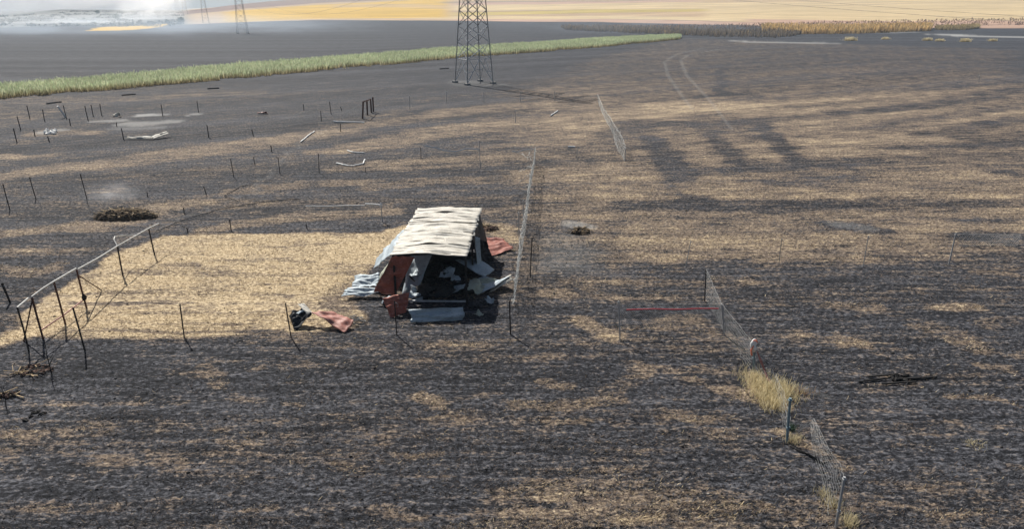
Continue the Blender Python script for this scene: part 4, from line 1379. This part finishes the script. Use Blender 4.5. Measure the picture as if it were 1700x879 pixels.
loose_sheet([(-4.1, 25.3, .03), (-2.0, 25.5, .03), (-1.95, 25.75, .52), (-4.15, 25.55, .50)], 'galv', 'long pale sheet leaning low across the front of the shed', 7, crump=.11, ribs=0)
loose_sheet([(-3.0, 30.7, .95), (-2.3, 31.3, 1.0), (-.85, 30.3, .42), (-1.3, 29.5, .3)], 'galv', 'smooth blue white sheet sliding out of the right side of the shed', 8, crump=.07, ribs=0)
loose_sheet([(-1.95, 29.2, .32), (-.75, 29.5, .22), (-.05, 29.1, .5), (-1.5, 27.9, .06)], 'galv', 'crumpled pale sheet on the ground right of the shed', 9, crump=.13, bend=.06)
loose_sheet([(-.9, 28.9, .15), (-.05, 29.25, .55), (.0, 28.9, .5), (-1.0, 28.3, .08)], 'roof', 'folded white edge of sheet beside the tall mesh fence', 10, crump=.06)
loose_sheet([(-1.55, 35.0, .5), (-.5, 35.1, .42), (.05, 34.2, .12), (-1.2, 33.1, .05)], 'redpale', 'rust red sheet lying behind the right wall of the shed', 11, crump=.08)
loose_sheet([(-2.65, 27.9, .2), (-2.1, 27.8, .5), (-2.05, 28.2, .55), (-2.55, 28.4, .35)], 'galv', 'small pale scrap of sheet in the dark shed opening', 12, crump=.04)
loose_sheet([(-4.85, 27.9, .1), (-4.2, 28.3, .15), (-3.6, 30.0, 1.5), (-4.6, 30.2, 1.7)], 'galv', 'pale blue sheet leaning inside the left wall of the shed', 13, crump=.07)
loose_sheet([(-3.3, 31.5, 1.5), (-2.0, 31.6, 1.4), (-1.9, 30.3, .9), (-3.2, 30.0, 1.05)], 'soot', 'sooty sheet sagging under the roof inside the shed', 14, crump=.10)
loose_sheet([(-1.72, 30.35, 2.0), (-1.5, 30.55, 1.95), (-1.42, 30.6, .3), (-1.6, 30.4, .3)], 'galv', 'narrow bluish strip standing against the right wall of the shed', 15, crump=.02, ribs=0)
loose_sheet([(-1.95, 27.6, .5), (-1.35, 27.9, .25), (-1.2, 28.6, .3), (-1.8, 28.5, .75)], 'galv_green', 'small crumpled greenish sheet against the front right post', 16, crump=.16)
loose_sheet([(-3.3, 29.0, .55), (-2.7, 29.2, .5), (-2.6, 29.7, .75), (-3.2, 29.6, .8)], 'galv', 'bent pale sheet lying on top of the black heap', 17, crump=.07)
loose_sheet([(-4.5, 27.4, .12), (-3.9, 27.3, .2), (-3.8, 27.9, .45), (-4.4, 28.0, .5)], 'galv', 'crumpled bluish sheet at the foot of the hanging red sheet', 18, crump=.14)
loose_sheet([(-1.7, 28.5, .3), (-.8, 28.75, .35), (-.7, 29.1, .5), (-1.75, 28.95, .5)], 'galv_green', 'twisted greenish sheet on top of the crumpled pale one', 19, crump=.06)
loose_sheet([(-1.75, 31.6, 1.5), (-1.25, 31.9, 1.3), (-.95, 32.3, .15), (-1.5, 31.7, .1)], 'soot', 'black bent sheet leaning off the right wall', 20, crump=.10)
bits = ['pale scrap lying just outside the front left corner of the shed', 'bluish scrap in the shed opening near the right post', 'sooty scrap at the middle of the shed opening', 'crumpled bluish scrap right of the front right post',
        'small scrap between the red sheet and the white sheets', 'sooty scrap in the shadow right of the shed', 'bluish scrap deep inside the shed on the left', 'greenish scrap beside the front low sheet']
for k, (x, y, z, L, mt) in enumerate([(-5.6, 27.1, .1, .5, 'galv'), (-2.3, 28.6, .45, .6, 'galv'), (-3.2, 27.7, .25, .6, 'soot'), (-1.2, 27.5, .08, .45, 'galv'), (-5.9, 28.2, .2, .5, 'galv_green'), (-1.3, 26.8, .08, .5, 'soot'),
                                    (-4.3, 29.4, .6, .7, 'galv'), (-1.6, 26.1, .06, .35, 'galv_green')]):
    a_ = k * 1.7; dx, dy = Vector((math.cos(a_), math.sin(a_), 0)) * L, Vector((-math.sin(a_), math.cos(a_), .35)) * L * .7
    o_ = Vector((x, y, z))
    loose_sheet([o_, o_ + dx, o_ + dx + dy, o_ + dy], mt, bits[k], 50 + k, crump=.14, ribs=0, nv=10, nu=10)
# burnt contents
heap = empty('charred_heap', (-3.2, 29.2, 0), 'black heap of burnt remains filling the shed opening', 'debris')
for k in range(26):
    mb = MB(); x, y = random.uniform(-4.5, -2.0), random.uniform(27.5, 32.5)
    mb.lump((x, y, .12 + .5 * random.random() * (1 - abs(x + 3.2) / 1.6)), random.uniform(.2, .5), random.uniform(.2, .5), random.uniform(.12, .3), .45, 8)
    mb.build('charred_lump', M['char'], heap, origin=heap.location)
for k in range(16):
    mb = MB(); x, y = random.uniform(-4.4, -2.1), random.uniform(27.4, 31.5); a_ = random.uniform(0, 6.28); L = random.uniform(.4, 1.2)
    p = Vector((x, y, random.uniform(.2, .6)))
    mb.bar(p, p + Vector((math.cos(a_), math.sin(a_), random.uniform(-.3, .3))) * L, .05, .04); mb.build('burnt_batten', M['char'], heap, origin=heap.location)

# crumpled heap with the red sheet, left of the shed
loose_sheet([(-8.1, 25.25, .55), (-7.25, 25.45, .5), (-6.25, 24.95, .25), (-6.55, 24.35, .06)], 'redpale', 'faded red sheet lying beside the iron stake left of the shed', 21, 'crumpled sheets left of the shed', crump=.06, ribs=3)
loose_sheet([(-8.65, 25.55, .75), (-8.4, 25.6, .75), (-7.95, 25.2, .5), (-8.15, 25.1, .48)], 'roof', 'small white strip sticking up at the end of the faded red sheet', 22, 'crumpled sheets left of the shed', crump=.02, ribs=0)
loose_sheet([(-8.95, 25.2, .35), (-8.35, 25.55, .62), (-7.95, 25.1, .5), (-8.5, 24.5, .05)], 'soot', 'dark crumpled sheet under the white strip left of the shed', 23, 'crumpled sheets left of the shed', crump=.15)
loose_sheet([(-8.9, 25.35, .4), (-8.45, 25.5, .55), (-8.3, 25.3, .55), (-8.75, 25.1, .36)], 'galv', 'pale flap of sheet nearest the iron stake', 24, 'crumpled sheets left of the shed', crump=.05, ribs=0)
tg = empty('wire_coil', G(583, 533), 'coiled tangle of burnt wire between the red sheet and the shed', 'wire')
for k in range(9):
    c0 = G(583 + random.uniform(-14, 14), 533 + random.uniform(-4, 4), random.uniform(.08, .2)); R_ = random.uniform(.18, .42)
    mb = MB(); mb.tube([c0 + Vector((math.cos(q / 14 * 6.28) * R_, math.sin(q / 14 * 6.28) * R_ * .8, .05 * math.sin(q * 1.3 + k))) for q in range(14)], .012, 4)
    mb.build('coil', M['mesh_wire'], tg, origin=tg.location)

# bent white sheet and scraps, far left
def far_sheet(pts, mat, label, seed, **kw):
    return loose_sheet([G(*p) for p in pts], mat, label, seed, 'scraps on the far left burnt ground', cat='metal sheet', **kw)


far_sheet([(207, 230, .12), (254, 230.5, .12), (251, 226.5, .25), (213, 227.5, .2)], 'roof_grey', 'long bent white sheet lying in the ash bed, left half', 31, crump=.08)
far_sheet([(254, 230.3, .14), (282, 222, .35), (277, 219, .45), (251, 226.5, .25)], 'roof_grey', 'raised right half of the bent white sheet in the ash bed', 32, crump=.08)
far_sheet([(186, 193, .1), (202, 192, .1), (199, 187.5, .5), (189, 188, .3)], 'roof', 'small white scrap with a dark underside behind the ash bed', 33, crump=.2)
far_sheet([(350 + 77, 188, .1), (350 + 95, 188, .1), (350 + 93, 186, .3), (350 + 79, 186, .3)], 'redpale', 'small reddish scrap on the burnt ground behind the tan band', 34, crump=.1)
rub = empty('white_rubble', G(84, 219), 'small scatter of white rubble among the left stakes', 'rubble')
for k in range(14):
    mb = MB(); mb.lump(G(84 + random.uniform(-10, 10), 219 + random.uniform(-2.5, 2.5), .1), random.uniform(.12, .3), random.uniform(.12, .3), random.uniform(.1, .25), .35, 6)
    mb.build('white_stone', M['white'], rub, origin=rub.location)

# ------------------------------------------------------------------ heaps, clods, planks, brush
def hump(name, c, rx, ry, h, mat, label, cat, sticks=0, stick_mats=('straw_stick', 'char'), lumps=30, seed=0):
    rg = random.Random(seed)
    root = empty(name, c, label, cat)
    nx, ny = 22, 12
    vs, fs = [], []
    for j in range(ny + 1):
        for i in range(nx + 1):
            u, v = i / nx * 2 - 1, j / ny * 2 - 1
            d = max(0, 1 - u * u - v * v)
            z = h * d ** .6 * (.7 + .6 * float(vnoise(np.array([u * 4 + seed]), np.array([v * 4]), 70)[0])) - .04
            vs.append((c.x + u * rx, c.y + v * ry, z))
    for j in range(ny):
        for i in range(nx):
            a_ = j * (nx + 1) + i; fs.append((a_, a_ + 1, a_ + nx + 2, a_ + nx + 1))
    mb = MB(); mb.add(vs, fs); mb.build('heap_body', M[mat], root, origin=c)
    for k in range(lumps):
        a_, q = rg.uniform(0, 6.28), rg.uniform(0, .95) ** .6
        mb = MB(); z = h * (1 - q * q) ** .6 * .9
        mb.lump((c.x + math.cos(a_) * q * rx, c.y + math.sin(a_) * q * ry, z), rg.uniform(.04, .12) * (1 + h), rg.uniform(.04, .12) * (1 + h), rg.uniform(.03, .08) * (1 + h), .45, 6, rg)
        mb.build('clod', M[mat], root, origin=c)
    if sticks:
        mb = MB(); mb2 = MB()
        for k in range(sticks):
            a_, q = rg.uniform(0, 6.28), rg.uniform(0, .97) ** .6
            z = h * (1 - q * q) ** .6 + .03
            p = Vector((c.x + math.cos(a_) * q * rx, c.y + math.sin(a_) * q * ry, z)); e = rg.uniform(0, 6.28); L = rg.uniform(.15, .55)
            (mb if k % 2 else mb2).bar(p, p + Vector((math.cos(e), math.sin(e) * .7, rg.uniform(-.25, .3))) * L, rg.uniform(.015, .04), .02)
        mb.build('straw_litter', M[stick_mats[0]], root, origin=c)['kind'] = 'stuff'
        mb2.build('burnt_litter', M[stick_mats[1]], root, origin=c)['kind'] = 'stuff'
    return root


M['straw_stick'] = simple('dry_stalks', (.20, .14, .08), (.42, .32, .19), 6, .8)
M['manure'] = simple('scorched_manure', (.015, .012, .010), (.075, .055, .038), 7, .95, 0, .6, .1, (1, 1, 1), (.14, .105, .07))
M['redclod'] = simple('red_brown_clods', (.045, .03, .025), (.15, .09, .065), 8, .95, 0, .6)
hump('smoking_heap', G(207, 360), 1.8, 1.0, .42, 'manure', 'low dark heap of scorched straw still smoking behind the gate fence', 'heap', 260, lumps=40, seed=1)
hump('burnt_clump', G(243, 362), .65, .35, .3, 'manure', 'small dark clump at the right end of the smoking heap', 'heap', 30, lumps=8, seed=2)
hump('earth_mound', G(54, 617), .66, .42, .07, 'redclod', 'flat mound of brown clods under the dead twig', 'mound', 30, lumps=18, seed=3)
hump('earth_mound', G(8, 658), .36, .2, .07, 'redclod', 'reddish clods at the left edge under a thin burnt stalk', 'mound', 16, lumps=14, seed=4)
hump('ash_mound', G(964, 386), .55, .6, .22, 'manure', 'small scorched stump in the grey ash right of the tall fence', 'stump', 40, lumps=16, seed=5)
hump('leaf_heap', G(808, 381), .7, .5, .22, 'redclod', 'brown leafy heap just behind the shed', 'heap', 60, lumps=20, seed=6)
for k, (x, y) in enumerate([(62, 684), (68, 688), (50, 692), (41, 699), (55, 686), (73, 687)]):
    mb = MB(); mb.lump(G(x, y, .03), .09, .08, .05, .4, 7)
    tag(mb.build('charred_clod', M['char'], origin=G(x, y)), ['topmost black clod of the lower left cluster', 'black clod just left of the rightmost one in the lower left cluster', 'second black clod from the left in the lower left cluster', 'leftmost and lowest black clod of the lower left cluster', 'third black clod from the left in the lower left cluster', 'rightmost black clod of the lower left cluster'][k], 'clod', 'cluster of black clods at the lower left')


def twig(base_px, top_px, label, r=.012, br=8, seed=0):
    rg = random.Random(seed)
    b_, t_ = sight(base_px, top_px)
    root = empty('dead_twig', b_, label, 'dead plant')
    mid = b_.lerp(t_, .5) + Vector((rg.uniform(-.05, .05), 0, 0))
    mb = MB(); mb.tube([b_ - Vector((0, 0, .05)), b_.lerp(mid, .5), mid, t_], [r * 1.5, r * 1.2, r, r * .4], 5); mb.build('stem', M['char'], root, origin=b_)
    for k in range(br):
        p = b_.lerp(t_, rg.uniform(.1, .8)); a_ = rg.uniform(0, 6.28); L = rg.uniform(.15, .45)
        q = p + Vector((math.cos(a_) * .6, math.sin(a_) * .6, .8)) * L
        mb = MB(); mb.tube([p, p.lerp(q, .5) + Vector((0, 0, -.03)), q], [r * .7, r * .5, r * .25], 4); mb.build('branch', M['char'], root, origin=b_)
    return root


twig((86, 622), (73, 560), 'thin dead bush rising from the flat brown mound', .014, 12, 1)
twig((10, 678), (0, 638), 'thin burnt stalk at the left edge in reddish clods', .012, 4, 2)

pl = empty('charred_planks', G(1490, 629), 'pile of charred black planks lying on the burnt field at the right', 'planks')
for a_, b_, w in [((1441, 626), (1481, 622.5), .05), ((1426, 634.5), (1470, 629), .03), ((1464, 638), (1521, 634.5), .05), ((1528, 628.5), (1555, 626), .05), ((1490, 630), (1530, 628), .05)]:
    mb = MB(); mb.bar(G(*a_, .06), G(*b_, .06), w, .05); mb.build('plank', M['char'], pl, origin=pl.location)
for k in range(14):
    mb = MB(); mb.lump(G(1494 + random.uniform(-14, 15), 629 + random.uniform(-5, 4), .07), random.uniform(.05, .14), random.uniform(.05, .12), random.uniform(.04, .09), .5, 7)
    mb.build('charred_lump', M['char'], pl, origin=pl.location)


def tuft(name, pts_px, n, hgt, spread, label, cb=(.46, .37, .20), ct=(.82, .73, .48), wid=.012, lean=.35):
    P = [G(*p) for p in pts_px]
    idx = RNG.integers(0, len(P), n)
    b_ = np.array([tuple(p) for p in P])[idx]
    x = b_[:, 0] + RNG.normal(0, spread, n); y = b_[:, 1] + RNG.normal(0, spread * .9, n)
    h = hgt * RNG.uniform(.4, 1.25, n)
    d = np.stack([RNG.normal(0, lean, n), RNG.normal(0, lean, n), np.ones(n)], 1); d = d / np.linalg.norm(d, axis=1, keepdims=True) * h[:, None]
    k = RNG.uniform(.65, 1.15, (n, 1))
    o0 = np.array(tuple(P[0]))
    ob = blades(np.stack([x, y, np.full(n, -.02)], 1) - o0, d, wid * RNG.uniform(.7, 1.5, n), np.array(cb) * k, np.array(ct) * k, name, M['plant'], .3)
    ob.location = P[0]
    return tag(ob, label, 'grass tuft')


tuft('dry_grass', [(1252, 628), (1258, 640), (1265, 655), (1275, 668), (1285, 662), (1292, 648), (1280, 640), (1300, 660), (1290, 675), (1270, 645), (1305, 650)], 3200, .30, .27,
     'large tuft of dry yellow grass under the sagging fence', wid=.014)
tuft('dry_grass', [(1376, 838), (1370, 825), (1385, 845)], 220, .26, .10, 'small dry straw tuft left of the white corner post', wid=.010)
tuft('dry_grass', [(1408, 874), (1412, 866)], 220, .25, .10, 'dry grass tuft at the foot of the white corner post', wid=.010)
tuft('dry_grass', [(1618, 740)], 100, .20, .13, 'lone pale straw tuft on black soil at the lower right', wid=.010, lean=.9)
tuft('dry_grass', [(1315, 735), (1320, 730)], 260, .2, .13, 'short yellow tuft at the foot of the blue post', wid=.010)
tuft('green_weed', [(1313, 715)], 120, .22, .05, 'small dark green weed against the blue post', (.03, .06, .03), (.05, .10, .05), .02)
tuft('dry_grass', [(1325, 655), (1338, 652)], 140, .2, .18, 'thin orange straw tuft beside the large yellow tuft', (.30, .17, .08), (.5, .3, .15), .012, .9)
for k, (x, y, r0) in enumerate([(1412, 67, .9), (1602, 69, .8), (1540, 67, .6), (1560, 68, .5), (1648, 68, .5), (1470, 65, .5)]):
    labs = ['unburnt pale tuft on the far dark field, leftmost large one', 'bright yellow unburnt tuft, largest on the far dark field', 'small unburnt tuft left of the bright yellow tuft',
            'tiny unburnt tuft just left of the bright yellow tuft', 'small unburnt tuft right of the bright yellow tuft', 'thin pale tuft on the far dark field between the others']
    tuft('unburnt_tuft', [(x - 3, y), (x, y), (x + 3, y)], 260, 1.0 * r0 + .4, .9 * r0, labs[k], wid=.16)

# ------------------------------------------------------------------ shrubs along the far left rise
def shrub(bx, Y, h, label, col=(.05, .07, .035)):
    x = (bx - 850) / 1224.5 * Y; z = T(x, Y)
    n = 260
    c_ = RNG.normal(0, 1, (n, 3)); c_ /= np.linalg.norm(c_, axis=1, keepdims=True)
    rad_ = RNG.uniform(.45, 1.0, n)[:, None] * (0.8 + .5 * fbm(c_[:, 0] * 2 + bx, c_[:, 1] * 2, 3))[:, None]
    p = c_ * rad_ * np.array([h * .62, h * .62, h * .42]) + np.array([0, 0, h * .55])
    d = c_ * .5 + RNG.normal(0, .5, (n, 3)); d = d / np.linalg.norm(d, axis=1, keepdims=True) * h * .16
    k = RNG.uniform(.6, 1.4, (n, 1))
    root = empty('shrub', (x, Y, z), label, 'shrub', 'shrubs on the far left rise')
    cr = blades(p, d, np.full(n, h * .16), np.array(col) * k, np.array(col) * k * 1.2, 'crown', M['plant'], .7); cr.parent = root
    mb = MB(); mb.tube([(0, 0, -.2), (.05 * h, 0, h * .3), (0, .05 * h, h * .6)], [h * .05, h * .035, h * .02], 5)
    s_ = mb.build('trunk', M['char']); s_.parent = root


SHR = [(190, 640, 4.5, 'dark rounded tree alone beside the white smoke'), (210, 700, 2.5, 'low shrub right of the dark rounded tree'), (48, 620, 3.2, 'shrub standing left on the hazy rise'),
       (100, 640, 2.6, 'low shrub between others on the hazy rise'), (12, 560, 3.0, 'shrub at the extreme left on the hazy rise'), (75, 580, 2.4, 'small shrub on the lower hazy slope'),
       (135, 600, 2.6, 'small shrub below the hazy ridge'), (297, 560, 4.2, 'dark bush at the right foot of the white smoke'), (273, 540, 3.0, 'bush at the base of the white smoke'), (160, 830, 4.0, 'tree on the hazy skyline left of the smoke')]
for s_ in SHR:
    shrub(*s_)
x_, Y_ = RNG.uniform(-60, 300, 900), RNG.uniform(470, 960, 900)
X_ = (x_ - 850) / 1224.5 * Y_
q_ = fbm(X_ / 60, Y_ / 40, 61, 3) > .52
X_, Y_ = X_[q_], Y_[q_]
Z_ = terrain(X_, Y_)
m_ = 26
P_ = np.repeat(np.stack([X_, Y_, Z_], 1), m_, 0); sz_ = np.repeat(RNG.uniform(.5, 1.7, len(X_)), m_)[:, None]
P_ += RNG.normal(0, 1, P_.shape) * sz_ * np.array([1.6, 1.0, .35]) + np.array([0, 0, .5])
d_ = RNG.normal(0, 1, P_.shape); d_ = d_ / np.linalg.norm(d_, axis=1, keepdims=True) * sz_ * .8
k_ = RNG.uniform(.5, 1.4, (len(P_), 1))
tag(blades(P_, d_, sz_[:, 0] * .8, np.array([.06, .065, .05]) * k_, np.array([.09, .09, .065]) * k_, 'scrub', M['plant'], .6), 'patchy dark scrub over the hazy left rise', kind='stuff')

# ------------------------------------------------------------------ smoke and haze
def smoke_mat(name, dens, scale, lo, hi, fall, stretch=(1, 1, 1), aniso=.35, colour=(.96, .97, 1.0)):
    m, nt, b, out = new_mat(name)
    nt.nodes.remove(b)
    v = nt.nodes.new('ShaderNodeVolumePrincipled')
    v.inputs['Color'].default_value = (*colour, 1); v.inputs['Anisotropy'].default_value = aniso
    tc = nt.nodes.new('ShaderNodeTexCoord')
    n_ = noise(nt, mapping(nt, tc.outputs['Object'], stretch), scale, 4, .6)
    # distance from the middle of the unit body, 0 centre .. 1 rim
    ln_ = nt.nodes.new('ShaderNodeVectorMath'); ln_.operation = 'LENGTH'
    nt.links.new(tc.outputs['Object'], ln_.inputs[0])
    rim = math_n(nt, 'SUBTRACT', 1.0, ln_.outputs['Value'], clamp=True)
    rim = math_n(nt, 'POWER', rim, fall)
    r_ = ramp(nt, n_, [(lo, (0, 0, 0)), (hi, (1, 1, 1))])
    nt.links.new(math_n(nt, 'MULTIPLY', math_n(nt, 'MULTIPLY', r_, rim), dens), v.inputs['Density'])
    nt.links.new(v.outputs[0], out.inputs['Volume'])
    return m


def puff(name, loc, size, mat, label, rot=(0, 0, 0)):
    import bmesh
    bm = bmesh.new(); bmesh.ops.create_icosphere(bm, subdivisions=3, radius=1.0)
    me = bpy.data.meshes.new(name); bm.to_mesh(me); bm.free(); me.materials.append(mat)
    o = bpy.data.objects.new(name, me); COL.objects.link(o)
    o.location = loc; o.scale = size; o.rotation_euler = rot
    return tag(o, label, kind='stuff')


def at_b(bx, Y, z):
    return Vector(((bx - 850) / 1224.5 * Y, Y, z))


M['plume'] = smoke_mat('white_smoke', .085, 3.2, .38, .66, .9, aniso=.35, colour=(.99, .99, 1))
M['veil'] = smoke_mat('thin_smoke', .0085, 2.6, .42, .70, .8, (1, 1, .6), colour=(.74, .86, 1))
M['streak'] = smoke_mat('creeping_smoke', .05, 3.0, .40, .64, .8, colour=(.97, .98, 1))
M['wisp'] = smoke_mat('wisp_smoke', .55, 2.0, .40, .75, 1.4)
puff('smoke', at_b(255, 640, 11), (38, 34, 19), M['plume'], 'thick white smoke rising at the foot of the far hill', (0, -.4, 0))
puff('smoke', at_b(185, 1020, 34), (150, 60, 36), M['plume'], 'white smoke drifting left behind the hazy rise', (0, -.1, 0))
puff('smoke', at_b(95, 545, 1), (75, 22, 7), M['streak'], 'low white smoke creeping along the foot of the hazy rise')
puff('smoke', at_b(0, 1090, 52), (260, 70, 60), M['plume'], 'wide white smoke bank at the left of the skyline')
puff('smoke', at_b(90, 340, 3), (130, 120, 9), M['veil'], 'thin smoke lying over the far burnt plain')
puff('smoke', at_b(330, 360, 3), (100, 90, 8), M['veil'], 'thin smoke lying over the plain before the pylons')
puff('smoke', at_b(1050, 350, 4), (70, 30, 6), M['veil'], 'thin bluish smoke over the burnt reeds')
q = G(190, 350); puff('smoke', (q.x - .5, q.y + 1.0, .9), (2.3, 1.5, .9), M['wisp'], 'small wisp of smoke rising from the dark heap')

bm_v = [(-2600, -400, -16), (2600, -400, -16), (2600, 4200, -16), (-2600, 4200, -16), (-2600, -400, 95), (2600, -400, 95), (2600, 4200, 95), (-2600, 4200, 95)]
mb = MB(); mb.add(bm_v, [(3, 2, 1, 0), (4, 5, 6, 7), (0, 1, 5, 4), (1, 2, 6, 5), (2, 3, 7, 6), (3, 0, 4, 7)])
m, nt, b, out = new_mat('hazy_air'); nt.nodes.remove(b)
v = nt.nodes.new('ShaderNodeVolumePrincipled'); v.inputs['Color'].default_value = (.62, .80, 1, 1); v.inputs['Density'].default_value = .00020; v.inputs['Anisotropy'].default_value = .2
nt.links.new(v.outputs[0], out.inputs['Volume'])
tag(mb.build('haze', m), kind='stuff')
